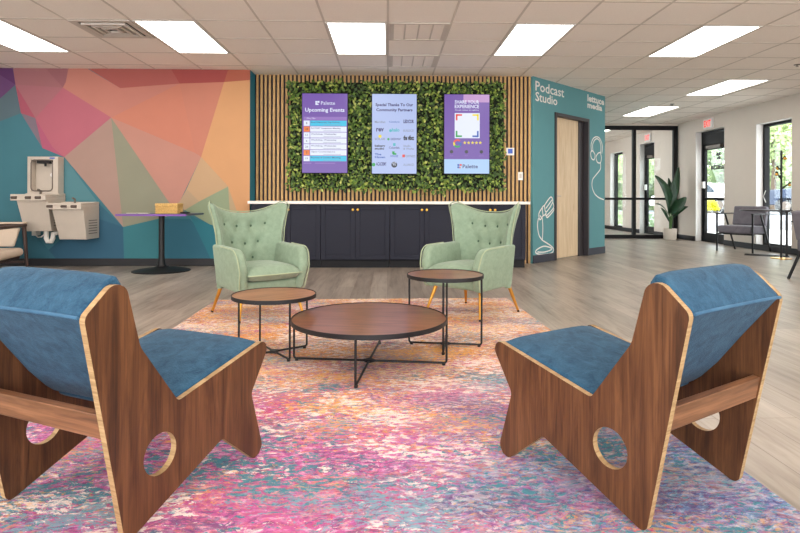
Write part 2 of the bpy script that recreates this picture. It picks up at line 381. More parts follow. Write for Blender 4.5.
# podcast studio wall, turned, with a door opening
DS0, DS1, DH = .61, 1.72, 2.30
def pod(s_, n_, z_): return PA+PD*s_+PN*n_+up*z_
PM = Matrix(((PD.x,-PN.x,0,PA.x),(PD.y,-PN.y,0,PA.y),(0,0,1,0),(0,0,0,1)))
L = (PB-PA).length
m = MB()
for a,b,z0,z1 in ((0,DS0,0,CEIL),(DS1,L,0,CEIL),(DS0,DS1,DH,CEIL)): m.box(a,b,0,.14,z0,z1,0,0,PM)
m.box(3.69,3.83,9.9,13.45,0,CEIL)
struct(m.build('wall_studio','teal_paint',smooth=False))
m = MB(); m.box(0,DS0-.0,-.012,0,0,.12,0,0,PM); m.box(DS1,L,-.012,0,0,.12,0,0,PM); struct(m.build('baseboard_studio','blue_base',bevel=.003))
d = MB(); d.box(DS0+.05,DS1-.22,.075,.115,.01,DH-.05,0,0,PM)
d1 = struct(d.build('door_1','door_wood',bevel=.003))
f = MB(); f.box(DS0,DS0+.05,-.02,.14,0,DH,0,0,PM); f.box(DS1-.05,DS1,-.02,.14,0,DH,0,0,PM); f.box(DS0+.05,DS1-.05,-.02,.14,DH-.05,DH,0,0,PM); f.box(DS1-.22,DS1-.05,.06,.14,0,DH-.05,0,0,PM)
f.build('door_frame','dark_frame',d1,bevel=.004)
h_ = MB(); h_.tube([pod(.76,-.075,1.0),pod(.76,-.03,1.0)],.02,12); h_.tube([pod(.76,-.03,1.0),pod(.86,-.03,1.0)],.009,8); h_.build('door_handle','steel',d1)
# right wall with openings, continuing past the glass partition
OPEN = [(9.62,10.57,.08,2.38),(11.58,12.67,0,2.47),(14.66,15.52,0,2.47),(16.66,17.6,.08,2.38)]
m = MB(); y0 = -3
for a,b,z0,z1 in OPEN:
    m.box(WX,WX+.25,y0,a,0,CEIL); m.box(WX,WX+.25,a,b,z1,CEIL)
    if z0: m.box(WX,WX+.25,a,b,0,z0)
    y0 = b
m.box(WX,WX+.25,y0,18.6,0,CEIL)
struct(m.build('wall_right','wall_paint',smooth=False))
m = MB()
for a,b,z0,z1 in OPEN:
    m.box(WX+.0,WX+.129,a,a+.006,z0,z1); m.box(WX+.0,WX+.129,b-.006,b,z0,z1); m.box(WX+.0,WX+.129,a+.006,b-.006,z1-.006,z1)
struct(m.build('reveal_daylight_white','white_paint',smooth=False))  # lining added over the wall-paint reveals; its white paints in the daylight on them
m = MB(); y0 = -3
for a,b,z0,z1 in OPEN:
    if z0: continue
    m.box(WX-.014,WX,y0,a,0,.11); y0 = b
m.box(WX-.014,WX,y0,18.5,0,.11); struct(m.build('baseboard_right','black_base',bevel=.003))
m = MB(); m.box(3.69,7.25,18.5,18.7,0,CEIL); struct(m.build('wall_far','wall_paint',smooth=False))
# glass partition
PX0, PX1 = 3.83, 7.0
m = MB(); q = struct(m.box(PX0,PX1,GY-.03,GY+.03,2.62,2.70).build('window_1','black_frame',bevel=.003)) if False else None
fr = MB()
for x in (4.75,5.945): fr.box(x-.04,x+.04,GY-.04,GY+.04,0.09,2.62)
fr.box(PX1-.1,PX1,GY-.04,GY+.04,0,2.72); fr.box(PX0,PX1-.1,GY-.04,GY+.04,2.62,2.72); fr.box(PX0,PX1-.1,GY-.04,GY+.04,0,.09); fr.box(PX0,PX1-.1,GY-.035,GY+.035,.93,.985)
w1 = struct(fr.build('window_1','black_frame',bevel=.003))
for a,b in ((PX0,4.71),(4.79,5.905),(5.985,PX1-.1)):
    for z0,z1 in ((.09,.93),(.985,2.62)):
        g = MB(); g.box(a,b,GY-.004,GY+.004,z0,z1); g.build('window_pane','glass',w1,smooth=False)
m = MB(); m.box(PX0,PX1,GY-.06,GY+.06,2.72,CEIL); struct(m.build('trim_2','wall_paint',smooth=False))
# doors and windows of the right wall
def glazed(name, a, b, z0, z1, door):
    X0 = WX+.13; fr = MB(); t_ = .055
    fr.box(X0,X0+.1,a,a+t_,z0,z1); fr.box(X0,X0+.1,b-t_,b,z0,z1); fr.box(X0,X0+.1,a+t_,b-t_,z1-t_,z1); fr.box(X0,X0+.1,a+t_,b-t_,z0,z0+(.05 if not door else .03))
    if door:
        fr.box(X0+.02,X0+.08,a+t_,a+t_+.05,.03,z1-.3); fr.box(X0+.02,X0+.08,b-t_-.05,b-t_,.03,z1-.3)
        fr.box(X0+.02,X0+.08,a+t_+.05,b-t_-.05,z1-.42,z1-.3); fr.box(X0+.02,X0+.08,a+t_+.05,b-t_-.05,.03,.2); fr.box(X0,X0+.1,a+t_,b-t_,z1-.3,z1-.07); fr.box(X0+.02,X0+.08,a+t_+.05,b-t_-.05,.93,.98)
    o = struct(fr.build(name,'black_frame',bevel=.003))
    if door:
        g = MB(); g.box(X0+.045,X0+.055,a+t_+.05,b-t_-.05,.2,.93); g.build('window_pane','glass',o,smooth=False)
        g = MB(); g.box(X0+.045,X0+.055,a+t_+.05,b-t_-.05,.98,z1-.42); g.build('window_pane','glass',o,smooth=False)
        g = MB(); g.tube([(X0-.03,a+.2,.98),(X0-.03,b-.2,.98)],.014,8); g.tube([(X0-.03,a+.24,.98),(X0+.03,a+.24,.98)],.01,6); g.tube([(X0-.03,b-.24,.98),(X0+.03,b-.24,.98)],.01,6); g.build('push_bar','black_metal',o)
        g = MB(); g.box(X0-.045,X0+.02,a+.3,b-.25,z1-.4,z1-.33); g.build('door_closer','steel_dark',o,bevel=.006)
        g = MB(); g.box(X0-.03,X0+.02,b-.125,b-.05,1.2,1.35); g.build('door_lock','white_plastic',o,bevel=.006)
    else:
        g = MB(); g.box(X0+.045,X0+.055,a+t_,b-t_,z0+.05,z1-t_); g.build('window_pane','glass',o,smooth=False)
    return o
win2 = glazed('window_2',*OPEN[0],False); dr2 = glazed('door_2',*OPEN[1],True); dr3 = glazed('door_3',*OPEN[2],True); win3 = glazed('window_3',*OPEN[3],False)
# reversed lettering on the entrance door, read from outside
flat('decal_dark',(40,36,52),.6)
text('door_lettering','Palette','decal_dark',dr2,(WX+.165,12.36,1.60),(0,-1,0),height=.14,width=.62,bold=.04,mirror=True)
g = MB(); X0 = WX+.165
for (a,b,c,e) in ((12.0,1.90,.07,.07),(12.08,1.90,.07,.07),(12.0,1.82,.07,.07),(12.08,1.82,.05,.05)): g.box(X0,X0+.002,a,a+c,b,b+e)
g.build('door_emblem','decal_dark',dr2,smooth=False)
g = MB(); X0 = WX+.126; yw = 10.5; g.tube([(X0,yw-.02,1.12),(X0,yw+.045,1.01),(X0,yw-.02,.90)],.008,6); g.build('window_decal','white_plastic',win2)

# ------------------------------------------------------------------ ceiling lights, vents
def light(i, j, label):
    e = empty('ceiling_light',(GX+TS*(i+.5), GYO+TS*(j+1), CEIL), 0, label, 'light', 'recessed ceiling light panels')
    a, b = TS/2-.014, TS-.014; f = MB()
    for x0,x1,y0,y1 in ((-a,a,-b,-b+.018),(-a,a,b-.018,b),(-a,-a+.018,-b+.018,b-.018),(a-.018,a,-b+.018,b-.018)): f.box(x0,x1,y0,y1,-.009,-.001)
    f.build('frame','white_paint',e,smooth=False)
    g = MB(); g.box(-a+.018,a-.018,-b+.018,b-.018,-.006,-.001); g.build('diffuser','panel_light',e,smooth=False)
light(-1,0,'glowing ceiling panel cut by the left picture edge above the purple corner of the mural')
light(2,0,'glowing ceiling panel beside the black louvred vent above the orange mural')
light(5,0,'glowing ceiling panel above the middle of the slat wall, beside the pale grilles')
light(8,0,'glowing ceiling panel above the purple screen and the slat wall end')
light(11,0,'largest glowing ceiling panel over the open floor beyond the studio wall')
light(13.87,4,'glowing ceiling panel midway between the teal studio wall and the window wall')
light(13.77,7.8,'small glowing ceiling panel just before the black framed glass partition')
for j in (-5,-9,-13):
    for i in (-4,-1,2,5,8,11,14): light(i,j,'glowing ceiling panel over the seating area outside the picture')
light(14,0,'glowing ceiling panel over the window wall outside the picture'); light(14,13,'glowing ceiling panel in the room behind the glass partition')
light(11,13,'glowing ceiling panel in the room behind the glass partition')
# black diffuser: nested square louvres
e = empty('ceiling_vent',(GX+TS*1.5,GYO+TS*.5,CEIL),0,'square ceiling air diffuser with black louvres above the mural','vent')
f = MB(); a = TS/2-.015
for q_, z0, z1, t_ in ((a,-.012,-.001,.055),(a*.72,-.026,-.003,.03),(a*.5,-.026,-.003,.03),(a*.28,-.026,-.003,.03)):
    for x0,x1,y0,y1 in ((-q_,q_,-q_,-q_+t_),(-q_,q_,q_-t_,q_),(-q_,-q_+t_,-q_+t_,q_-t_),(q_-t_,q_,-q_+t_,q_-t_)): f.box(x0,x1,y0,y1,z0,z1)
f.build('louvres','grille',e,smooth=False)
g = MB(); g.box(-a,a,-a,a,-.003,-.0006); g.build('throat','vent_black',e,smooth=False)
for j, lab in ((0,'pale ceiling grille with four bays, the nearer to the viewer of the two'),(2,'pale ceiling grille with four bays, right against the slat wall')):
    e = empty('ceiling_grille',(GX+TS*6.5,GYO+TS*(j+.5),CEIL),0,lab,'vent'); f = MB(); a = TS/2-.014; b = a
    for x0,x1,y0,y1 in ((-a,a,-b,-b+.03),(-a,a,b-.03,b),(-a,-a+.05,-b+.03,b-.03),(a-.05,a,-b+.03,b-.03)): f.box(x0,x1,y0,y1,-.012,-.001)
    for k in (-1,0,1): f.box(k*.145-.008,k*.145+.008,-b+.03,b-.03,-.012,-.001)
    f.build('frame','grille',e,smooth=False)
    g = MB(); g.box(-a+.05,a-.05,-b+.03,b-.03,-.005,-.0008); g.build('core','tile',e,smooth=False)
def sprinkler(x, y, lab):
    e = empty('sprinkler_head',(x,y,CEIL),0,lab,'sprinkler')
    f = MB(); f.lathe([(.04,-.001),(.038,-.008),(.012,-.010),(.012,-.016),(.004,-.018),(.004,-.026),(.02,-.028),(.02,-.030)][::-1],14); f.build('body','steel_dark',e)
sprinkler(GX+TS*14.29,GYO+TS*7.42,'small dark sprinkler head beside the panel before the glass partition')
sprinkler(GX+TS*14.4,GYO+TS*2.55,'small dark sprinkler head in the ceiling tiles over the window wall')

# ------------------------------------------------------------------ cabinets, countertop, living wall, displays
CF = 7.72
XS = [-1.862,-.914,.030,.974,1.905]
labs = ['navy double door cabinet at the mural end, half behind the armchair','navy double door cabinet between the two mint armchairs, the one nearer the mural',
        'navy double door cabinet just before the armchair beside the studio wall','navy double door cabinet at the studio end, hidden mostly by the armchair']
for k in range(4):
    a, b = XS[k]+.0015, XS[k+1]-.0015; e = empty('cabinet',((a+b)/2,CF,0),0,labs[k],'cabinet','navy cabinets under the white countertop')
    wd = (b-a)/2; m = MB(); m.box(-wd,wd,.02,.535,.11,.875); m.build('body','navy',e,bevel=.002)
    m = MB(); m.box(-wd,wd,.07,.535,0,.11); m.build('plinth','toe',e)
    for s_ in (-1,1):
        x0, x1 = (-wd+.002,-.0015) if s_ < 0 else (.0015,wd-.002)
        m = MB(); fw_ = .062; z0, z1 = .118,.868
        m.box(x0,x0+fw_,0,.02,z0,z1); m.box(x1-fw_,x1,0,.02,z0,z1); m.box(x0+fw_,x1-fw_,0,.02,z0,z0+fw_); m.box(x0+fw_,x1-fw_,0,.02,z1-fw_,z1); m.box(x0+fw_,x1-fw_,.009,.02,z0+fw_,z1-fw_)
        dd = m.build('door','navy',e,bevel=.0025,seg=1)
        m = MB(); m.lathe([(.006,0),(.006,-.012),(.017,-.016),(.017,-.024),(.010,-.028)],14,(s_*.033,0,.80),0,Matrix.Rotation(R(-90),3,'X')); m.build('knob','knob',dd)
m = MB(); m.box(-1.90,1.955,CF-.04,SY-.026,.877,.917); o = m.build('countertop','counter',bevel=.004); tag(o,'long white countertop on the navy cabinets below the slats','countertop')
e = empty('living_wall',(.13,SY-.026,1.85),0,'rectangular panel of dense green foliage on the slat wall behind the screens','plant wall')
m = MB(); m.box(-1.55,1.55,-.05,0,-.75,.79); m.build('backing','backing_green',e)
m = MB()
for _ in range(8200):
    x = random.uniform(-1.575,1.575); z = random.uniform(-.775,.81); y = -.05-random.random()**1.4*.075
    if 0.15 < x < .75 and random.random() < .02: z = -.77-random.random()*.07
    a = random.uniform(0,2*math.pi); ln = random.uniform(.03,.075); wd = ln*random.uniform(.22,.36)
    d = Vector((math.cos(a), random.uniform(-.8,.25), math.sin(a)-.35)).normalized(); sd_ = d.cross(Vector((random.uniform(-.5,.5),-1,random.uniform(-.5,.5)))).normalized(); nn = sd_.cross(d)
    p = Vector((x,y,z)); k = len(m.v)
    m.add([p, p+d*ln*.5+sd_*wd+nn*.004, p+d*ln, p+d*ln*.5-sd_*wd+nn*.004, p+d*ln*.5], [(0,1,2,4),(0,4,2,3)], random.choices((0,1,2,3,4),(30,32,18,14,6))[0])
m.build('foliage',['leaf_a','leaf_b','leaf_c','leaf_d','leaf_e'],e,smooth=False,fixn=False)
SYF = 8.07
def display(x0, x1, z0, z1, base, lab):
    e = empty('wall_display',((x0+x1)/2,SYF,z0),0,lab,'screen','portrait screens on the plant wall'); wd = (x1-x0)/2; h = z1-z0
    m = MB(); m.box(-wd,wd,.004,.06,0,h); m.box(-wd*.5,wd*.5,.06,.155,h*.3,h*.7); m.build('housing','black_frame',e,bevel=.004)
    m = MB(); m.box(-wd+.008,wd-.008,0,.004,.008,h-.008); m.build('screen',base,e,smooth=False)
    return e, wd, h
def pan(e, name, mat, x0,x1,z0,z1, lay=1):
    m = MB(); m.box(x0,x1,-.0008*lay,-.0008*(lay-1)-.0001,z0,z1); return m.build(name,mat,e,smooth=False)
def blobs(e, name, mat, items, lay=2):
    m = MB()
    for it in items:
        if it[0] == 'o': m.lathe([(it[3],0),(it[3],.0008)],20,(it[1],-.0008*lay,it[2]),0,Matrix.Rotation(R(90),3,'X'))
        else: m.box(it[1],it[2],-.0008*lay,-.0008*(lay-1),it[3],it[4])
    return m.build(name,mat,e,smooth=False)
def tx(e, name, s, mat, x, z, hgt, width=None, bold=0., align='CENTER', lay=3): return text(name,s,mat,e,(x,-.0008*lay,z),(1,0,0),height=hgt,width=width,bold=bold,align=align,extr=0)
def emblem(e, x, z, s, mats):
    for k, (a, b) in enumerate(((0,.55),(.55,.55),(0,0),(.5,.0))):
        blobs(e,'emblem',mats[k%len(mats)],[('b',x+a*s,x+a*s+s*(.5 if k < 3 else .32),z+b*s,z+b*s+s*(.45 if k != 3 else .3))],3)
e, wd, h = display(-1.231,-.572,1.311,2.458,'scr_purple','purple portrait screen listing upcoming events')
emblem(e,-.135,h-.17,.055,['scr_white']); tx(e,'lettering','Palette','scr_white',.045,h-.168,.05,.2)
tx(e,'lettering','Upcoming Events','scr_white',0,h-.285,.072,.56,.018)
pan(e,'column_header','scr_violet',-wd+.03,wd-.02,h-.385,h-.34); tx(e,'lettering','Thu, Mar','scr_white',-wd+.07,h-.375,.022,.13,0,'LEFT')
rows = [('Board Resources, Top Perform..','scr_cyan','8'),('ROTARY Integration Meeting','scr_white','28'),('Workshop, Wednesday','scr_white','12'),('Workshop, Wednesday','scr_white','6'),('Workshop, Wednesday','scr_white','20'),('Open Conversations','scr_white','3'),('Business & Leaders Meeting','scr_cyan','19')]
z = h-.39
for k, (s_, c_, n_) in enumerate(rows):
    z1, z0 = z, z-.080; hot = k in (1,5)
    pan(e,'date_box','scr_orange' if hot else 'scr_white',-wd+.03,-wd+.115,z0,z1-.004,1); tx(e,'lettering',n_,'scr_black',-wd+.072,z0+.024,.03)
    pan(e,'event_row',c_,-wd+.122,wd-.02,z0,z1-.004,1); tx(e,'lettering',s_,'scr_text',-wd+.135,z0+.036,.026,min(.42,.019*len(s_)),.015,'LEFT'); blobs(e,'time_line','scr_grey',[('b',-.02,wd-.1,z0+.012,z0+.017)],2)
    z -= .084
blobs(e,'foot_note','scr_violet',[('b',-wd+.03,-wd+.14,z-.03,z-.018),('b',-wd+.19,wd-.18,z-.03,z-.018)],1)
e, wd, h = display(-.235,.418,1.303,2.458,'scr_sky','pale blue portrait screen thanking community partners')
tx(e,'lettering','Special Thanks To Our','scr_text',0,h-.195,.055,.54,.035); tx(e,'lettering','Community Partners','scr_text',0,h-.268,.055,.52,.035)
logos = [('Meridian','scr_grey',0),('Catalyst','scr_blue',0),('LEDCOR','scr_text',.03),('rev','scr_text',.02),('halo','scr_teal',.02),('BUILDCO','scr_grey',0),
 ('SOLAR','scr_grey',0),('GREENWAY','scr_text',0),('the vibcc','scr_black',.05),('bakery\nstudio','scr_black',.02),('Columbia','scr_text',0),('Studio\n& Works','scr_grey',0),
 ('The\nHaven','scr_blue',.02),('HOUSE','scr_blue',0),('FORTRESS','scr_grey',0),('ACADEMY','scr_text',.01),('NO','scr_white',.02),('ALLIANCE','scr_grey',0)]
for k, (s_, c_, b_) in enumerate(logos):
    r_, c2 = divmod(k,3); x = (c2-1)*.205; z = h-.425-r_*.122
    two = '\n' in s_; hh = .062 if (two or b_ > .03) else (.045 if b_ else .028)
    if s_ == 'NO': blobs(e,'partner_logo','scr_black',[('o',x,z+.015,.042)],2)
    if s_ == 'halo': blobs(e,'partner_logo','scr_teal',[('o',x-.055,z+.015,.02)],2)
    if s_ == 'SOLAR': blobs(e,'partner_logo','scr_yellow',[('o',x,z+.055,.024)],2); 
    if s_ == 'GREENWAY': blobs(e,'partner_logo','scr_green',[('o',x-.085,z+.014,.017)],2)
    if s_ == 'Columbia': blobs(e,'partner_logo','scr_teal',[('b',x-.018,x+.018,z+.04,z+.08)],2)
    if s_ == 'HOUSE': blobs(e,'partner_logo','scr_green',[('b',x-.03,x+.005,z+.045,z+.085),('b',x-.02,x+.03,z+.035,z+.06)],2)
    if s_ == 'FORTRESS': blobs(e,'partner_logo','scr_red',[('b',x-.09,x-.05,z,z+.04)],2)
    if s_ == 'ACADEMY': blobs(e,'partner_logo','scr_green',[('o',x-.09,z+.016,.026)],2)
    tx(e,'partner_name',s_,c_,x+(.02 if s_ in ('GREENWAY','FORTRESS','ACADEMY','halo') else 0),z-(.014 if two else 0),hh*1.15,.15 if s_ not in ('NO','rev','halo','HOUSE') else (.05 if s_ == 'NO' else .11),b_+.015)
e, wd, h = display(.801,1.464,1.306,2.458,'scr_purple','purple portrait screen with white card and five yellow stars')
pan(e,'corner_tint','scr_pink',-.05,wd-.008,h-.12,h-.008)
tx(e,'lettering','SHARE YOUR','scr_white',0,h-.14,.05,.35,.015); tx(e,'lettering','EXPERIENCE','scr_white',0,h-.205,.05,.35,.015); tx(e,'lettering','Google review on a phone','scr_white',0,h-.245,.024,.34)
pan(e,'white_card','scr_white',-.175,.185,h-.635,h-.275)
for mt, sx_, sz_ in (('scr_red',-1,1),('scr_yellow',1,1),('scr_green',-1,-1),('scr_blue',1,-1)):
    cx, cz = .005+sx_*.165, h-.455+sz_*.165
    blobs(e,'card_corner',mt,[('b',min(cx,cx-sx_*.09),max(cx,cx-sx_*.09),min(cz,cz-sz_*.025),max(cz,cz-sz_*.025)),('b',min(cx,cx-sx_*.025),max(cx,cx-sx_*.025),min(cz,cz-sz_*.09),max(cz,cz-sz_*.09))],2)
for mt, a0, a1 in (('scr_red',45,165),('scr_yellow',165,215),('scr_green',215,315),('scr_blue',315,360)):
    m = MB(); n = 10; ps = []
    for k in range(n+1):
        a = R(a0+(a1-a0)*k/n); ps.append((math.cos(a)*.062,math.sin(a)*.062))
    for k in range(n,-1,-1):
        a = R(a0+(a1-a0)*k/n); ps.append((math.cos(a)*.036,math.sin(a)*.036))
    m.prism([(p-.135,q+h-.71) for p,q in ps],-.0016,-.0008,'y'); 
    if mt == 'scr_blue': m.box(-.14,-.075,-.0016,-.0008,h-.722,h-.698)
    m.build('rating_mark',mt,e,smooth=False)
for k in range(5):
    ps = [((.026 if q%2 == 0 else .011)*math.sin(q*math.pi/5)-.03+k*.056, (.026 if q%2 == 0 else .011)*math.cos(q*math.pi/5)+h-.70) for q in range(10)]
    m = MB(); m.prism(ps,-.0016,-.0008,'y'); m.build('star','scr_yellow',e,smooth=False)
for k in (-1,0,1): blobs(e,'step_mark','scr_black',[('o',k*.215-.005,h-.83,.025)],2); tx(e,'lettering',('Scan','Rate','Share')[k+1],'scr_violet',k*.215-.005,h-.895,.02)
pan(e,'footer','scr_pale',-wd+.008,wd-.008,.01,.215)
emblem(e,-.135,.085,.06,['scr_blue','scr_red','scr_blue','scr_orange']); tx(e,'lettering','Palette','scr_text',.05,.085,.055,.22,.02)
# thermostat and switch on the slats
e = empty('thermostat',(1.80,SY-.025,1.65),0,'square white thermostat with blue display on the slats beside the plants','thermostat')
m = MB(); m.box(-.06,.06,-.022,0,-.055,.055); m.build('housing','white_plastic',e,bevel=.006); m = MB(); m.box(-.034,.034,-.0235,-.0215,-.03,.04); m.build('display','therm_blue',e,smooth=False)
e = empty('light_switch',(1.955,SY-.025,1.29),0,'white switch plate on the slats beside the teal studio wall','switch')
m = MB(); m.box(-.036,.036,-.008,0,-.06,.06); m.build('plate','white_plastic',e,bevel=.003); m = MB(); m.box(-.016,.016,-.013,-.008,-.032,.032); m.build('rocker','grille',e,bevel=.003)

# ------------------------------------------------------------------ writing and drawings on the studio wall
def podp(x, y): return onP(x,y,PA,PN)
def podsz(x, y):
    p = podp(x,y); return (p-PA).dot(PD), p.z
e = empty('wall_lettering',(0,0,0),0,'white Podcast Studio lettering at the top corner of the teal wall','lettering')
for s_, (xa,ya), (xb,yb), (xt,yt) in (('Podcast',(535.3,90.5),(564,96),(535.3,80.6)),('Studio',(535.3,100.8),(557.2,105),(535.3,91.5))):
    a, za = podsz(xa,ya); b, _ = podsz(xb,yb); _, zt = podsz(xt,yt)
    text('lettering_line',s_,'white_plastic',e,pod(a,.001,za),PD,height=zt-za,width=b-a,bold=.012)
e = empty('wall_lettering',(0,0,0),0,'white lettuce media lettering above the drawn headphones','lettering')
for s_, (xa,ya), (xb,yb), (xt,yt) in (('lettuce',(587.3,101.3),(604,104),(587.3,94.2)),('media',(587.3,107.8),(602,111),(587.3,101.6))):
    a, za = podsz(xa,ya); b, _ = podsz(xb,yb); _, zt = podsz(xt,yt)
    text('lettering_line',s_,'white_plastic',e,pod(a,.001,za),PD,height=(zt-za),width=b-a,bold=.04)
def drawing(name, label, strokes, px, py, sc, r_=.011):
    m = MB()
    for st in strokes:
        ps = []
        for (x,y) in st:
            s_, z_ = podsz(px+x*sc, py+y*sc); ps.append(pod(s_,.002,z_))
        ps2 = []
        for i in range(len(ps)-1):                                  # Catmull-Rom through the points
            p0,p1,p2,p3 = ps[max(i-1,0)],ps[i],ps[i+1],ps[min(i+2,len(ps)-1)]
            for k in range(5):
                t = k/5; ps2.append(.5*((2*p1)+(p2-p0)*t+(2*p0-5*p1+4*p2-p3)*t*t+(3*p1-p0-3*p2+p3)*t**3))
        ps2.append(ps[-1]); m.tube(ps2,r_,6)
    # press the line flat against the wall
    m.v = [tuple(Vector(v)-PN*((Vector(v)-PA).dot(PN))+PN*(.001+max(0,((Vector(v)-PA).dot(PN))*.12+.0015))) for v in m.v]
    tag(m.build(name,'white_plastic'),label,'wall drawing')
K = 1/4.1                                                            # strokes read from an enlarged view at (530,130)
drawing('microphone_drawing','white line drawing of a microphone on the teal wall beside the door',[
 [(58,310),(84,275),(92,296),(66,336),(58,310)],[(66,336),(66,352),(96,318),(92,296)],[(66,352),(72,358),(96,330),(96,318)],[(64,322),(90,286)],
 [(58,310),(50,318),(54,350),(66,340)],[(50,318),(36,342),(40,368),(54,350)],[(40,350),(46,358)],
 [(34,362),(30,390),(36,430),(50,452)],[(50,362),(52,400),(50,452)],[(50,452),(84,474),(96,490),(84,506),(44,510),(24,504),(26,492),(50,478),(70,478),(90,488),(60,500),(30,500)]],530,130,K,.010)
drawing('headphones_drawing','white line drawing of headphones with a trailing cord on the teal wall',[
 [(252,90),(250,60),(258,36),(272,28),(286,36),(296,64),(294,96)],[(258,88),(256,62),(264,42),(274,36),(284,44),(290,66),(289,92)],
 [(252,84),(248,96),(252,116),(262,122),(266,104),(260,90),(252,84)],[(288,92),(278,96),(270,112),(276,132),(288,134),(292,114),(288,92)],
 [(288,134),(288,160),(270,184),(256,204),(254,232),(264,260),(280,276),(302,286)]],530,130,K,.010)

# ------------------------------------------------------------------ exit signs, small wall plate
def exit_sign(y, label):
    e = empty('exit_sign',(WX,y,2.60),0,label,'sign')
    m = MB(); m.box(-.045,0,-.17,.17,-.11,.11); m.build('housing','white_plastic',e,bevel=.008)
    text('lettering','EXIT','exit_red',e,(-.046,.13,-.07),(0,-1,0),height=.14,width=.26,bold=.02)
exit_sign(12.13,'white EXIT sign with red letters above the entrance door'); exit_sign(14.98,'EXIT sign seen through the glass partition above the far door')
e = empty('light_switch',(WX-.001,9.35,1.14),0,'white switch plate on the window wall beside the coat stand','switch')
m = MB(); m.box(-.008,0,-.04,.04,-.06,.06); m.build('plate','white_plastic',e,bevel=.003); m = MB(); m.box(-.013,-.008,-.016,.016,-.03,.03); m.build('rocker','grille',e,bevel=.002)

# ------------------------------------------------------------------ rug
m = MB(); m.box(-1.375,1.375,-2.0,2.0,0,.006)
o = m.build('area_rug','rug',bevel=.002); o.location = (-.165,3.35,.0005); o.rotation_euler = (0,0,R(1.8))
tag(o,'large distressed rug in pink, orange, teal and lavender under the seating','rug')
RZ = .0065

# ------------------------------------------------------------------ plywood chairs
PROF = [(.087,.431,.03),(-.039,.243,.035),(.055,-.030,.036),(-.190,.138,.018),(-.578,-.022,.022),(-.706,.645,.03),(-.588,.752,.04),(-.530,.530,.08),(-.388,.330,.02)]
for _ in range(5):                                                   # both feet of a side panel stand on the rug
    o_ = fillet(PROF, 8); f_ = min(z for x,z in o_ if x > -.3); r_ = min(z for x,z in o_ if x < -.3)
    PROF[2] = (PROF[2][0],PROF[2][1]-f_,PROF[2][2]); PROF[4] = (PROF[4][0],PROF[4][1]-r_,PROF[4][2])
S0 = .28
def ply_chair(side, loc, rz, label):
    root = empty('lounge_chair', loc, rz, label, 'chair'); W = .27; T = .021
    outline = fillet([(a+S0,b,c) for a,b,c in PROF], 8); zmin = 0.
    hole = [(-.457+S0+.061*math.cos(2*math.pi*k/36), .196-zmin+.061*math.sin(2*math.pi*k/36)) for k in range(36)]
    for sx in (-1,1):
        me = curve_mesh([outline, hole], T); me.materials.append(MT['walnut']); me.materials.append(MT['ply_edge'])
        for v in me.vertices:
            a, b, t = v.co; v.co = (sx*(W-T/2)+t, a, b)
        me.update()
        for p in me.polygons: p.material_index = 0 if abs(p.normal.x) > .7 else 1
        o = bpy.data.objects.new('side_panel', me); C.objects.link(o); o.parent = root
        b_ = o.modifiers.new('b','BEVEL'); b_.width = .002; b_.segments = 2; b_.limit_method = 'ANGLE'; b_.angle_limit = R(50); b_.material = -1
    w_ = W-T-.002
    def cushion(name, poly, dome, nx=9):
        m = MB(); n = len(poly); rows = []
        for i in range(nx):
            u = -1+2*i/(nx-1); k = 1-abs(u)**6
            ring = []
            for a, b, dz in poly: ring.append((u*w_, a+S0, b-zmin+dz*dome*(.25+.75*k)))
            rows.append(ring)
        m.add([v for r_ in rows for v in r_], [tuple(range(n))[::-1], tuple(range((nx-1)*n,nx*n))]+[(i*n+j,i*n+(j+1)%n,(i+1)*n+(j+1)%n,(i+1)*n+j) for i in range(nx-1) for j in range(n)])
        return m.build(name,'blue',root,bevel=.008,seg=3,ang=50)
    seat = [(-.403,.330,.2),(-.32,.350,.8),(-.2,.374,1),(-.08,.395,1),(.015,.411,.8),(.05,.403,.1),(.051,.383,0),(-.02,.33,0),(-.385,.27,0),(-.415,.29,0)]
    cushion('seat_cushion', seat, .02)
    back = [(-.39,.332,0),(-.41,.367,.2),(-.474,.458,.5),(-.531,.545,.6),(-.558,.640,.6),(-.573,.713,.5),(-.590,.737,.8),(-.618,.727,1.),(-.660,.690,1.),(-.695,.657,.4),(-.706,.643,0),(-.693,.629,0),(-.60,.508,0),(-.515,.392,0),(-.46,.33,0),(-.425,.30,0)]
    bc = cushion('back_cushion', back, .012)
    m = MB(); m.tube([(u*w_/6, -.706+S0, .643-zmin+.003*(1-abs(u/6)**4)) for u in range(-6,7)],.005,8); m.build('piping','blue_piping',bc)
    m = MB(); a0, b0 = -.645, .340; d_ = Vector((.125,0,-.687)).normalized()       # rail follows the slanted rear edge
    Mx = Matrix.Translation((0,a0+S0+.014,b0-zmin))@Matrix.Rotation(math.atan2(.119,.682),4,'X')
    m.box(-w_,w_,-.011,.011,-.036,.036,0,0,Mx); m.build('rear_rail','walnut_rail',root,bevel=.002)
    m = MB(); m.box(-w_,w_,.03+S0-.1,.05+S0-.1,.28-zmin,.34-zmin); m.build('front_rail','walnut_rail',root,bevel=.002)
    return root
for side, px, py, ang, lab in ((1,504,455,32,'walnut plywood lounge chair with blue cushion on the lavender side of the rug'),(-1,258,455.5,-25,'walnut plywood lounge chair with blue cushion on the magenta side of the rug')):
    F = onZ(px,py,RZ); a = R(ang); d_ = Vector((-math.sin(a),math.cos(a),0)); n_ = Vector((math.cos(a),math.sin(a),0))
    p = F+n_*(.27*side)-d_*S0; ply_chair(side,(p.x,p.y,RZ),a,lab)

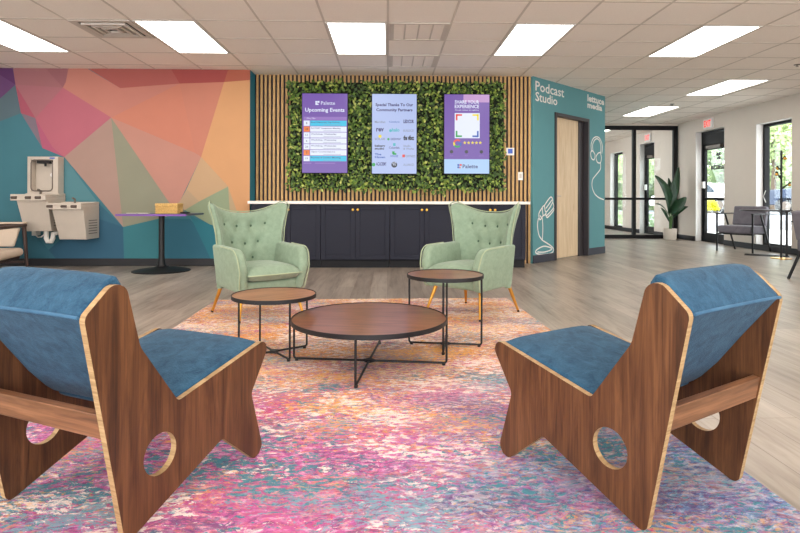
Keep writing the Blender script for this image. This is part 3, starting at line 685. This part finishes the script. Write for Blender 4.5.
# ------------------------------------------------------------------ round tables
def round_table(loc, rad, foot, ht, rot, mat, label):
    e = empty('coffee_table' if rad > .3 else 'side_table', loc, rot, label, 'table')
    th = .026 if rad > .3 else .024
    m = MB(); m.lathe([(rad-.006,ht-.016),(rad-.006,ht-.004)],64); m.build('tabletop',mat,e)
    m = MB(); m.lathe([(rad-.008,ht-th),(rad,ht-th),(rad,ht),(rad-.005,ht),(rad-.005,ht-.006),(rad-.0079,ht-.017),(rad-.0079,ht-th)],64,caps=False); m.build('rim','black_metal',e,bevel=.0015)
    tr = .0065
    for k in range(4):
        a = k*math.pi/2; c, s_ = math.cos(a), math.sin(a); q = foot; bz = .0135
        pts = [(q,0,ht-.02),(q,0,.07)]+[(q-.014+.014*math.cos(t),0,bz+.014-.014*math.sin(t)) for t in (0,R(30),R(60),R(90))]+[(0,0,bz)]
        m = MB(); m.tube([(x*c-y*s_,x*s_+y*c,z) for x,y,z in pts],tr,8); lg = m.build('leg','black_metal',e)
        m = MB(); m.lathe([(.010,0),(.010,.014)],12,((q-.016)*c,(q-.016)*s_,0)); m.build('foot_pad','rubber',lg)
    m = MB(); m.box(-.022,.022,-.022,.022,.005,.022,0,R(45)); m.build('cross_plate','black_metal',e,bevel=.002)
    return e
round_table((-.105,3.272,RZ),.449,.447,.268,math.atan2(3.247-3.354,.87),'table_wood','large low round walnut coffee table with thin black frame')
round_table((-.695,3.475,RZ),.255,.222,.368,R(35),'side_wood','small round side table standing between the coffee table and the mural-side armchair')
round_table((.374,3.65,RZ),.248,.234,.466,math.atan2(3.642-3.713,.469),'table_wood','taller round side table in front of the studio-side armchair')

# ------------------------------------------------------------------ wingback armchairs
def wing_chair(loc, rz, label):
    root = empty('wingback_armchair', loc, rz, label, 'armchair', 'mint wingback armchairs')
    BT = [(-.62,.73),(-.21,.71),(.21,.71),(.62,.73),(-.42,.575),(0,.56),(.42,.575),(-.22,.44),(.22,.44)]
    def hw(z):
        pts = ((.20,.286),(.45,.284),(.56,.286),(.66,.298),(.76,.322),(.85,.352),(.95,.378))
        for (a,b),(c,d) in zip(pts,pts[1:]):
            if z <= c: return b+(d-b)*max(0,(z-a)/(c-a))
        return pts[-1][1]
    def ztop(u):
        a = abs(u); return .808+.130*(a**2.3)-(.0 if a < .84 else (a-.84)**2*2.6)
    def yb(z): return .262+.10*max(0,(z-.25))/.6
    def outer(u, v):
        z = .22+v*(ztop(u)-.22); w = hw(z); a = abs(u)
        return Vector((w*u, yb(z)-.20*a**3*(.55+.45*v)+.0, z))
    def inner(u, v):
        p = outer(u, v); a = abs(u); z = p.z; th = .095*(1-.32*a**2)
        q = Vector((p.x*(1-.10*a**2), p.y-th, p.z))
        dm = 0
        for bu, bz in BT:
            dx = (u-bu)*.33; dz = z-bz; dm += .030*math.exp(-(dx*dx+dz*dz)/(2*.030**2))+.014*math.exp(-(dx*dx+dz*dz)/(2*.012**2))
        bulge = .012*math.cos(u*math.pi*2.4)*math.cos((z-.57)*math.pi/.14)
        q.y += dm-.4*bulge*0
        return q
    nu, nv = 41, 25; m = MB()
    def rimv(fn, off): return None
    fr = [[inner(-1+2*i/(nu-1), j/(nv-1)) for i in range(nu)] for j in range(nv)]
    bk = [[outer(-1+2*i/(nu-1), j/(nv-1)) for i in range(nu)] for j in range(nv)]
    vs = [v for r_ in fr for v in r_]+[v for r_ in bk for v in r_]; o_ = nu*nv; fs = []
    for j in range(nv-1):
        for i in range(nu-1):
            fs.append((j*nu+i,j*nu+i+1,(j+1)*nu+i+1,(j+1)*nu+i)); fs.append((o_+j*nu+i,o_+(j+1)*nu+i,o_+(j+1)*nu+i+1,o_+j*nu+i+1))
    loop = [j*nu for j in range(nv)]+[(nv-1)*nu+i for i in range(1,nu)]+[j*nu+nu-1 for j in range(nv-2,-1,-1)]
    mids = []
    cen = Vector((0,.25,.55))
    for k in loop:
        mid = (vs[k]+vs[k+o_])/2; dr = Vector((mid.x,0,max(0,mid.z-.55)*1.2)); 
        if dr.length > 1e-4: mid = mid+dr.normalized()*.026
        mids.append(mid)
    b0 = len(vs); vs += mids
    for k in range(len(loop)-1):
        a, b = loop[k], loop[k+1]; fs.append((a,b,b0+k+1,b0+k)); fs.append((b0+k,b0+k+1,b+o_,a+o_))
    fs.append(tuple([i for i in range(nu)]+[o_+i for i in range(nu-1,-1,-1)]))
    m.add(vs, fs); bo = m.build('backrest','mint',root,sub=1,ang=80)
    m = MB(); m.tube([mids[k]+Vector((0,-.006,.002)) for k in range(6,len(loop)-6)],.0045,6); m.build('piping','mint_piping',bo)
    for bu, bz in BT:
        vv = (bz-.22)/(ztop(bu)-.22); p = inner(bu, vv); m = MB(); m.ball(p+Vector((0,-.010,0)),.014,10,0,(1,.5,1)); m.build('tuft_button','mint_dark',bo)
    arm_p = fillet([(.17,.235,.0),(-.275,.222,.03),(-.325,.40,.10),(-.285,.556,.10),(.0,.568,.10),(.17,.574,.0)], 7)
    for sx in (-1,1):
        m = MB(); n = len(arm_p); layers = [(.212,-.040),(.216,-.020),(.226,-.005),(.240,.002),(.256,.003),(.272,.001),(.285,-.006),(.294,-.022),(.297,-.040)]; vs = []; fs = []
        for (x, ins) in layers:
            for a, b in arm_p:
                fl = (b-.34)*.10
                ca, cb = -.03, .42; q = 1+ins/.3
                vs.append((sx*(x+fl), ca+(a-ca)*q, cb+(b-cb)*q))
        for k in range(len(layers)-1):
            for j in range(n): fs.append((k*n+j,k*n+(j+1)%n,(k+1)*n+(j+1)%n,(k+1)*n+j))
        fs += [tuple(range(n))[::-1], tuple(range((len(layers)-1)*n,len(layers)*n))]
        m.add(vs, fs); ao = m.build('armrest','mint',root,bevel=.008,seg=3,ang=60)
        m = MB(); m.tube([(sx*(.290+(b-.34)*.10),a-.002 if a > -.28 else a-.003,b) for a,b in arm_p[1:-1]],.005,6); m.build('piping','mint_piping',ao)
    m = MB()
    def cush(u, v, top):
        x = -1+2*u; y = -1+2*v; k = (1-abs(x)**5)*(1-abs(y)**5)
        return Vector((x*.230, -.065+y*.27-(.012*(1-x*x) if y < 0 else 0), (.36+.062*k**.45+.012*(1-x*x)*(1-y*y)) if top else (.36-.055*k**.3)))
    m.grid(lambda u,v: cush(u,v,True),17,17); m.grid(lambda u,v: cush(u,v,False),17,17)
    co = m.build('seat_cushion','mint',root,ang=80)
    m = MB(); ring = [cush(i/16,0,True) for i in range(17)]
    m.tube([p+Vector((0,-.001,0)) for p in ring],.005,6); m.build('piping','mint_piping',co)
    m = MB(); m.box(-.268,.268,-.265,.17,.225,.306); m.build('seat_base','mint',root,bevel=.025,seg=3)
    for sx, sy, x1, y1 in ((-1,-1,.275,-.275),(1,-1,.275,-.275),(-1,1,.275,.275),(1,1,.275,.275)):
        m = MB(); a, b = Vector((sx*.225,y1*.72,.235)), Vector((sx*x1,y1,.004)); m.tube([a,b.lerp(a,.06)],.017,12,0,False,.010); lg = m.build('leg','gold_leg',root)
        m = MB(); m.tube([b.lerp(a,.06),b],.0102,12,0,False,.009); m.build('leg_tip','rubber',lg)
    return root
wing_chair((-1.072,4.671,RZ),R(38),'mint green tufted wingback armchair in front of the mural')
wing_chair((.712,4.715,RZ),R(-45),'mint green tufted wingback armchair beside the teal studio wall')

# ------------------------------------------------------------------ drinking fountain
e = empty('drinking_fountain',(-4.40,MY-.012,0),0,'two level steel drinking fountain with bottle filler on the teal mural','drinking fountain')
X = lambda x: x+4.40
m = MB(); Wf = -.14
a, b = X(-4.935), X(-4.52); z0, z1 = 1.0,1.517
ia, ib, iz0, iz1 = a+.045, b-.07, 1.04, 1.475
m.box(a,ia,Wf,0,z0,z1); m.box(ib,b,Wf,0,z0,z1); m.box(ia,ib,Wf,0,z0,iz0); m.box(ia,ib,Wf,0,iz1,z1); m.box(ia,ib,-.03,0,iz0,iz1)
bf = m.build('bottle_filler','steel',e,bevel=.003)
m = MB(); pr = fillet([(ia+.005,iz0+.005,.05),(ib-.005,iz0+.005,.05),(ib-.005,iz1-.005,.05),(ia+.005,iz1-.005,.05)],6); m.tube([(p,Wf-.002,q) for p,q in pr],.008,6,0,True); m.build('alcove_rim','steel_dark',bf)
m = MB(); m.box(ia+.07,ib-.05,Wf+.02,-.03,iz1-.05,iz1-.005); m.tube([((ia+ib)/2+.02,-.09,iz1-.05),((ia+ib)/2+.02,-.09,iz1-.09)],.016,10); m.build('spout','vent_black',bf)
m = MB(); m.lathe([(.03,0),(.03,.02),(.0001,.024)],16,(ib-.06,-.03,1.27),0,Matrix.Rotation(R(90),3,'X')); m.build('sensor','white_plastic',bf)
m = MB(); m.box(b-.115,b-.045,Wf-.002,Wf,1.487,1.505); m.build('brand_plate','scr_blue',bf)
def basin(xa, xb, zt, zb, za, ybk, hidden=0):
    yf = -.47; m = MB()
    m.box(xa,xb,yf,0,zt-.085,zt-.03); m.box(xa,xb,yf,yf+.04,zt-.03,zt); m.box(xa,xb,ybk,0,zt-.03,zt+.012); m.box(xa,xa+.03,yf+.04,ybk,zt-.03,zt); m.box(xb-.03,xb,yf+.04,ybk,zt-.03,zt)
    bs = m.build('basin','steel',e,bevel=.006,seg=3)
    m = MB()
    for q in (.12,.52,.80 if xb-xa < .75 else .78):
        xx = xa+(xb-xa)*q; m.tube([(xx-.035,yf-.003,zt-.045),(xx+.035,yf-.003,zt-.045)],.019,10)
    m.build('push_bar','button_brown',bs)
    m = MB(); m.tube([(xb-.25,-.16,zt-.03),(xb-.25,-.16,zt+.05),(xb-.26,-.2,zt+.065)],.014,10); m.lathe([(.03,zt-.029),(.02,zt-.005)],14,(xb-.25,-.16,0)); m.build('bubbler','steel_dark',bs)
    m = MB(); m.lathe([(.05,zt-.0295),(.05,zt-.027)],18,(xa+.3,-.25,0)); m.build('drain','steel_dark',bs)
    m = MB(); bt = za; c, d_ = xa+.05, xb
    vs = [(c,-.42,zt-.085),(d_,-.42,zt-.085),(d_,0,zt-.085),(c,0,zt-.085),(c+.05,-.33,bt),(d_-.0,-.33,bt),(d_-.0,0,bt),(c+.05,0,bt)]
    m.add(vs,[(0,1,2,3),(4,5,6,7),(0,1,5,4),(1,2,6,5),(2,3,7,6),(3,0,4,7)]); cb = m.build('lower_cabinet','steel',e,bevel=.006)
    m = MB()
    for k in range(6): m.box(d_-.0005,d_+.002,-.28,-.06,bt+.07+k*.035,bt+.082+k*.035)
    m.build('side_louvres','steel_dark',cb,smooth=False)
basin(X(-4.95),X(-4.495),1.0,.9,.505,-.16); basin(X(-4.49),X(-4.03),.885,.8,.395,-.12)
m = MB(); m.tube([(X(-4.64),-.2,.56),(X(-4.64),-.2,.40),(X(-4.62),-.2,.36),(X(-4.57),-.2,.36),(X(-4.55),-.2,.41),(X(-4.55),-.2,.46),(X(-4.52),-.14,.48),(X(-4.52),0,.48)],.032,12); m.build('drain_trap','pvc',e)
m = MB(); m.tube([(X(-4.86),-.08,.52),(X(-4.86),-.08,.44),(X(-4.80),-.12,.41),(X(-4.72),-.18,.42),(X(-4.66),-.2,.46)],.009,8); m.box(X(-4.90),X(-4.84),-.1,0,.43,.53); m.build('supply_line','pvc',e,bevel=.004)

# ------------------------------------------------------------------ pedestal table and what lies on it
e = empty('pedestal_table',(-2.96,7.45,0),0,'dark pedestal table with purple edged square top against the mural','table')
m = MB(); m.lathe([(.36,0),(.36,.008),(.30,.022),(.12,.042),(.06,.065),(.042,.10),(.036,.16),(.036,.725)],40); m.build('pedestal','black_metal',e)
m = MB(); m.box(-.45,.43,-.31,.36,.727,.752,0); m.build('tabletop','table_dark',e,bevel=.003)
m = MB(); m.box(-.452,.432,-.314,-.309,.727,.751); m.box(-.4535,-.4505,-.31,.36,.727,.751); m.build('edge_band','purple_edge',e)
e = empty('wicker_basket',(-2.85,7.42,.752),0,'lidded wicker box standing on the pedestal table','basket')
m = MB(); m.box(-.14,.14,-.1,.1,0,.095)
for k in range(6):
    for j in range(12): m.box(-.142+j*.0238+(k%2)*.008,-.142+j*.0238+.016+(k%2)*.008,-.106,-.1,.004+k*.0155,.016+k*.0155)
m.build('body','wicker',e,bevel=.003); m = MB(); m.box(-.145,.145,-.107,.105,.096,.132); m.build('lid','wicker',e,bevel=.008)
for k, (x,y,r_) in enumerate(((-3.30,7.35,.2),(-3.22,7.42,-.3),(-3.14,7.34,.1))):
    m = MB(); m.box(-.06,.06,-.04,.04,0,.006); o = m.build('leaflet','paper'); o.location = (x,y,.7535); o.rotation_euler = (0,0,r_)
    tag(o,('pale leaflet at the outer end of the pedestal tabletop','pale leaflet lying second from the wicker box','pale leaflet lying beside the wicker box')[k],'leaflet')
m = MB(); m.box(-.055,.055,-.03,.03,0,.02); o = m.build('phone','black_frame',bevel=.006); o.location = (-2.63,7.38,.7535); tag(o,'small black handset lying beside the wicker box on the pedestal table','phone')

# ------------------------------------------------------------------ low wooden chair at the picture edge
e = empty('armchair',(-4.98,6.92,0),R(12),'low wooden armchair with cream upholstery beside the drinking fountain','armchair')
for sx in (-1,1):
    m = MB(); m.tube([(sx*.335,.50,.58),(sx*.365,.53,.0)],.026,10,0,False,.018); m.build('leg','dark_wood',e)
    m = MB(); m.tube([(sx*.33,-.40,.56),(sx*.36,-.45,.0)],.026,10,0,False,.018); m.build('leg','dark_wood',e)
    m = MB(); m.box(sx*.335-.03,sx*.335+.03,-.44,.53,.572,.612); ar = m.build('armrest','dark_wood',e,bevel=.012,seg=3)
m = MB(); m.box(-.31,.31,.47,.53,.572,.612); m.build('top_rail','dark_wood',e,bevel=.012,seg=3)
m = MB(); m.box(-.30,.36,.44,.545,.612,.635); m.build('rail_pad','leather_cream',e,bevel=.01,seg=3)
m = MB(); m.prism([(-.31,.56),(.31,.56),(.24,.32),(-.24,.32)],.43,.475,'y'); m.build('back_panel','leather_cream',e,bevel=.015,seg=3)
m = MB(); m.box(-.30,.40,-.40,.34,.21,.315); m.build('seat_cushion','leather_cream',e,bevel=.045,seg=4)
m = MB(); m.box(-.31,.31,-.38,.44,.165,.209); m.box(-.33,.34,.48,.50,.10,.13); m.build('seat_frame','dark_wood',e,bevel=.006)

# ------------------------------------------------------------------ window side furniture
def grey_chair(loc, rz, label):
    e = empty('grey_armchair',loc,rz,label,'armchair'); w_ = .315
    for sx in (-1,1):
        m = MB(); m.beam((sx*w_,-.33,0),(sx*w_,-.33,.68),.025,.025,0,(0,1,0)); m.build('leg','black_metal',e,bevel=.003)
        m = MB(); m.beam((sx*w_,-.06,.68),(sx*w_,.29,.0),.025,.025,0,(1,0,0)); m.build('leg','black_metal',e,bevel=.003)
        m = MB(); m.box(sx*w_-.02,sx*w_+.02,-.345,.24,.68,.70); m.build('armrest','black_metal',e,bevel=.004)
    m = MB(); m.box(-w_,w_,-.30,-.28,.31,.335); m.box(-w_,w_,.10,.12,.31,.335); m.build('cross_bar','black_metal',e)
    m = MB(); m.box(-.295,.295,-.35,.2,.337,.475); m.build('seat_cushion','grey',e,bevel=.025,seg=3)
    m = MB(); Mx = Matrix.Translation((0,.17,.47))@Matrix.Rotation(R(-12),4,'X'); m.box(-.29,.29,-.05,.05,0,.36,0,0,Mx); m.build('back_cushion','grey',e,bevel=.025,seg=3)
    return e
fcen = Vector(((6.115+6.433)/2,(10.343+9.798)/2,0)); fd = Vector((-.865,-.5,0)); 
grey_chair(fcen-fd*.33, math.atan2(-.5,-.865)+math.pi/2, 'grey cushioned armchair with thin black frame between the entrance door and the window')
grey_chair((5.16,6.42,0), R(98), 'grey armchair with black frame cut off by the picture edge near the coat stand')
e = empty('tall_table',(6.40,9.42,0),R(-35),'thin topped dark cafe table on two black posts before the window','table')
m = MB(); m.lathe([(.375,.757),(.38,.762),(.38,.776),(.375,.78)],48,(0,0,0)); m.build('tabletop','dark_frame',e)
for sy in (-1,1):
    m = MB(); m.beam((.30,sy*.06,.012),(.30,sy*.06,.757),.035,.035,0,(0,1,0)); p_ = m.build('post','black_metal',e,bevel=.003)
    m = MB(); m.box(-.30,.34,sy*.10-.03,sy*.10+.03,0,.012); m.build('foot_bar','black_metal',e,bevel=.003)
e = empty('coat_stand',(6.355,8.97,0),0,'black coat stand with short pegs and a brass disc base by the window','coat stand')
m = MB(); m.lathe([(.15,0),(.15,.012),(.02,.018)],32); m.build('base','brass',e)
m = MB(); m.tube([(0,0,.015),(0,0,1.74)],.016,12); m.build('pole','black_metal',e)
for a_, z_, l_, el in ((200,1.28,.17,45),(-15,1.12,.17,40),(95,1.42,.12,40),(280,1.6,.09,30)):
    a = R(a_); dv = Vector((math.cos(a)*math.cos(R(el)),math.sin(a)*math.cos(R(el)),math.sin(R(el)))); p = Vector((0,0,z_))
    m = MB(); m.tube([p,p+dv*l_],.013,8); pg = m.build('peg','black_metal',e)
    m = MB(); m.ball(p+dv*l_*.9-Vector((0,0,.03)),.024,10); m.build('peg_tip','brass',pg)
# plant
e = empty('potted_plant',(6.63,13.1,0),0,'tall broad leaved plant in a cream pot at the end of the glass partition','plant')
m = MB(); m.lathe([(.125,0),(.14,.02),(.15,.26),(.142,.26),(.138,.22)],28); pt = m.build('pot','pot',e)
m = MB(); m.lathe([(.001,.222),(.139,.222)],24); m.build('soil','soil',pt,fixn=False)
def leaf(base, mid, tip, wd, nrm, parent):
    base, mid, tip, nrm = map(Vector,(base,mid,tip,nrm)); m = MB(); n = 12; vs = []; fs = []
    for k in range(n+1):
        t = k/n; p = base*(1-t)**2+mid*2*t*(1-t)+tip*t*t; d = ((mid-base)*(1-t)+(tip-mid)*t).normalized(); s_ = d.cross(nrm).normalized(); q = s_.cross(d)
        ww = wd*(math.sin(math.pi*min(1,t*.94+.03))**.75)*(1-.25*t)
        vs += [p-s_*ww+q*ww*.25, p, p+s_*ww+q*ww*.25]
        if k: b_ = 3*k; fs += [(b_-3,b_-2,b_+1,b_),(b_-2,b_-1,b_+2,b_+1)]
    m.add(vs,fs); o = m.build('leaf','plant_leaf',parent,ang=60,fixn=False)
    s2 = o.modifiers.new('t','SOLIDIFY'); s2.thickness = .004
S = [((-.02,0,.62),(-.02,-.1,1.12),(-.44,-.16,1.50),.15,(.3,-1,.3)),((.03,.02,.62),(.08,-.02,1.2),(.18,-.05,1.70),.12,(.2,-1,.1)),((.02,-.03,.66),(.0,-.05,1.0),(.08,-.03,1.42),.12,(-.4,-1,0)),
     ((.0,-.05,.6),(.12,-.16,.80),(.26,-.22,1.0),.14,(-.2,-1,.9)),((-.02,-.04,.52),(-.25,-.15,.86),(-.47,-.25,.84),.055,(.1,-.7,1)),((-.03,-.05,.40),(-.2,-.15,.66),(-.31,-.2,.74),.055,(.3,-1,.4)),((.03,-.05,.52),(.2,-.15,.74),(.32,-.2,.78),.085,(0,-.6,1)),((.01,.05,.7),(.08,.1,1.1),(.02,.12,1.45),.09,(.1,-1,0))]
for b_, mi_, ti_, w_, nr_ in S: leaf(b_,mi_,ti_,w_,nr_,e)
m = MB()
for b_, *_ in S: m.tube([(b_[0]*.4,b_[1]*.4,.2),(b_[0],b_[1],b_[2]+.03)],.014,6,0,False,.009)
m.build('stems','plant_stem',e)

# ------------------------------------------------------------------ outdoors
m = MB(); m.box(7.25,12.5,-5,40,-.12,-.02); tag(m.build('sidewalk','concrete',smooth=False),kind='structure')
m = MB(); m.box(12.5,80,-20,110,-.3,.28); tag(m.build('parking_lot','asphalt',smooth=False),kind='structure')
def tree(loc, rad, hgt, mat, lab, n=2600, trunk=True, ls=.13):
    e = empty('tree',loc,0,lab,'tree'); m = MB()
    cl = [(Vector((random.uniform(-.6,.6)*rad,random.uniform(-.6,.6)*rad,hgt*random.uniform(.35,.86))),rad*random.uniform(.45,.75)) for _ in range(9)]
    for _ in range(n):
        c, r_ = random.choice(cl); d = Vector((random.gauss(0,1),random.gauss(0,1),random.gauss(0,1))).normalized(); p = c+d*r_*random.uniform(.75,1)
        a = Vector((random.gauss(0,1),random.gauss(0,1),random.gauss(0,1))).normalized(); b = a.cross(d).normalized(); s_ = ls*random.uniform(.6,1.3)
        m.add([p-a*s_,p+b*s_*.6,p+a*s_,p-b*s_*.6],[(0,1,2,3)])
    m.build('crown',mat,e,smooth=False,fixn=False)
    t_ = MB(); t_.tube([(0,0,0),(.05,0,hgt*.4),(0,.05,hgt*.75)],rad*.09,10,0,False,rad*.04); t_.build('trunk','bark',e)
tl = [((20.8,30,.28),1.75,5.6,'tree_a','light green tree seen through the middle of the big window'),((16.9,30,.28),1.45,5.6,'tree_b','leafy tree seen through the entrance door glass'),
      ((13.3,30,.28),1.3,5.2,'tree_a','light green tree seen through the far door glass'),((25.4,36,.28),2.2,7,'tree_c','yellowish tree seen behind the light green one in the big window'),((21.0,38,.28),1.9,6.6,'tree_a','pale tree seen behind the leafy one in the entrance door'),
      ((16.4,38,.28),1.7,6.4,'tree_b','dark tree seen at the back of the far door glass'),((12.4,30.2+8,.28),1.5,6.2,'tree_c','yellowish tree seen through the far window glass'),((31,46,.28),3.0,9,'tree_b','tall dark tree farthest behind the big window'),((23.5,48,.28),2.6,8.5,'tree_b','tall dark tree farthest behind the entrance door')]
for a_ in tl: tree(*a_)
def vehicle(loc, rz, paint, lab, cat, pickup):
    e = empty('pickup_truck' if pickup else 'parked_car',loc,rz,lab,cat); m = MB()
    if pickup: pr = [(-2.7,.45,.05),(-2.7,1.05,.05),(-.75,1.08,.03),(-.55,1.78,.12),(.75,1.80,.15),(1.35,1.16,.08),(2.55,1.05,.15),(2.75,.75,.1),(2.75,.42,.05)]
    else: pr = [(-2.2,.35,.05),(-2.25,.85,.1),(-1.6,.98,.1),(-.95,1.42,.2),(.45,1.42,.2),(1.15,.95,.1),(2.1,.82,.15),(2.25,.55,.1),(2.2,.32,.05)]
    m.prism(fillet(pr,4),-.88,.88,'y'); b = m.build('body',paint,e,bevel=.05,seg=2)
    m = MB(); g_ = [(-.42,1.14,.05),(-.38,1.64,.05),(.62,1.66,.08),(1.05,1.16,.03)] if pickup else [(-1.2,.98,.05),(-.85,1.34,.08),(.4,1.34,.08),(.85,.98,.05)]
    m.prism(fillet(g_,4),-.895,.895,'y'); m.build('side_glass','car_glass',b)
    for wx in (-1.7,1.75) if pickup else (-1.35,1.4):
        for wy in (-.78,.78):
            m = MB(); m.lathe([(.2,-.1),(.37,-.1),(.38,-.06),(.38,.06),(.37,.1),(.2,.1)],28,(wx,wy,.38),0,Matrix.Rotation(R(90),3,'X')); wo = m.build('wheel','tyre',e)
            m = MB(); m.lathe([(.001,-.104),(.2,-.104),(.21,-.09),(.21,.09),(.2,.104),(.001,.104)],20,(wx,wy,.38),0,Matrix.Rotation(R(90),3,'X')); m.build('hub_cap','steel_dark',wo)
vehicle((18.9,23.35,.28),R(143),'truck_paint','dark pickup truck parked outside the big window','truck',True)
vehicle((15.2,27.0,.28),R(120),'car_white','white car parked outside, seen through the entrance door','car',False)
e = empty('planter_box',(10.3,17.9,-.02),R(-28),'low grey planter box outside the entrance door','planter')
m = MB(); m.box(-.35,.35,-1.3,1.3,0,.55); m.build('box','planter',e,bevel=.01)
m = MB(); m.box(-.29,.29,-1.24,1.24,.54,.556); m.build('soil','soil',e)
for x0,x1,yy,hh,lab in ((11.3,18.9,33.2,2.7,'clipped green hedge along the parking lot, seen through the entrance door'),(19.2,29.5,33.2,2.9,'clipped green hedge along the parking lot, seen through the big window')):
    m = MB()
    m.box(x0+.25,x1-.25,yy-.5,yy+.5,.28,hh-.2)
    for _ in range(5200):
        p = Vector((random.uniform(x0,x1),yy+random.choice((-1,-1,1))*random.uniform(.5,.75),random.uniform(.3,hh))) if random.random() < .75 else Vector((random.uniform(x0,x1),yy+random.uniform(-.7,.7),hh+random.uniform(-.25,.15)))
        a = Vector((random.gauss(0,1),random.gauss(0,1),random.gauss(0,1))).normalized(); b = a.orthogonal().normalized(); s_ = random.uniform(.08,.15)
        m.add([p-a*s_,p+b*s_*.6,p+a*s_,p-b*s_*.6],[(0,1,2,3)],random.choice((0,1)))
    tag(m.build('hedge',['tree_b','tree_a'],smooth=False,fixn=False),lab,'hedge')
def bush(loc, rad, mat, lab, n=420):
    m = MB()
    for _ in range(n):
        d = Vector((random.gauss(0,1),random.gauss(0,1),random.gauss(0,1))).normalized(); p = Vector((d.x*rad,d.y*rad,abs(d.z)*rad*1.1+.02))*random.uniform(.6,1)
        a = Vector((random.gauss(0,1),random.gauss(0,1),random.gauss(0,1))).normalized(); b = a.orthogonal().normalized(); s_ = .06
        m.add([p-a*s_,p+b*s_*.5,p+a*s_,p-b*s_*.5],[(0,1,2,3)])
    o = m.build('shrub',mat,smooth=False,fixn=False); o.location = loc; tag(o,lab,'shrub','shrubs in the planter outside')
c_, s_ = math.cos(R(-28)), math.sin(R(-28))
for k, (t_, mt) in enumerate(((-.9,'yellow_bush'),(-.3,'yellow_bush'),(.35,'tree_c'),(.95,'yellow_bush'))):
    bush((10.3-t_*s_,17.9+t_*c_,.60),.27,mt,('yellow shrub at the near end of the grey planter','second yellow shrub in the grey planter','pale green shrub among yellow ones in the planter','yellow shrub at the far end of the grey planter')[k])
bush((8.3,18.2,-.02),.5,'tree_b','low green shrub outside the far door',500); bush((8.4,20.6,-.02),.5,'tree_a','low green shrub outside the far window',500)
SC.cycles.use_denoising = True
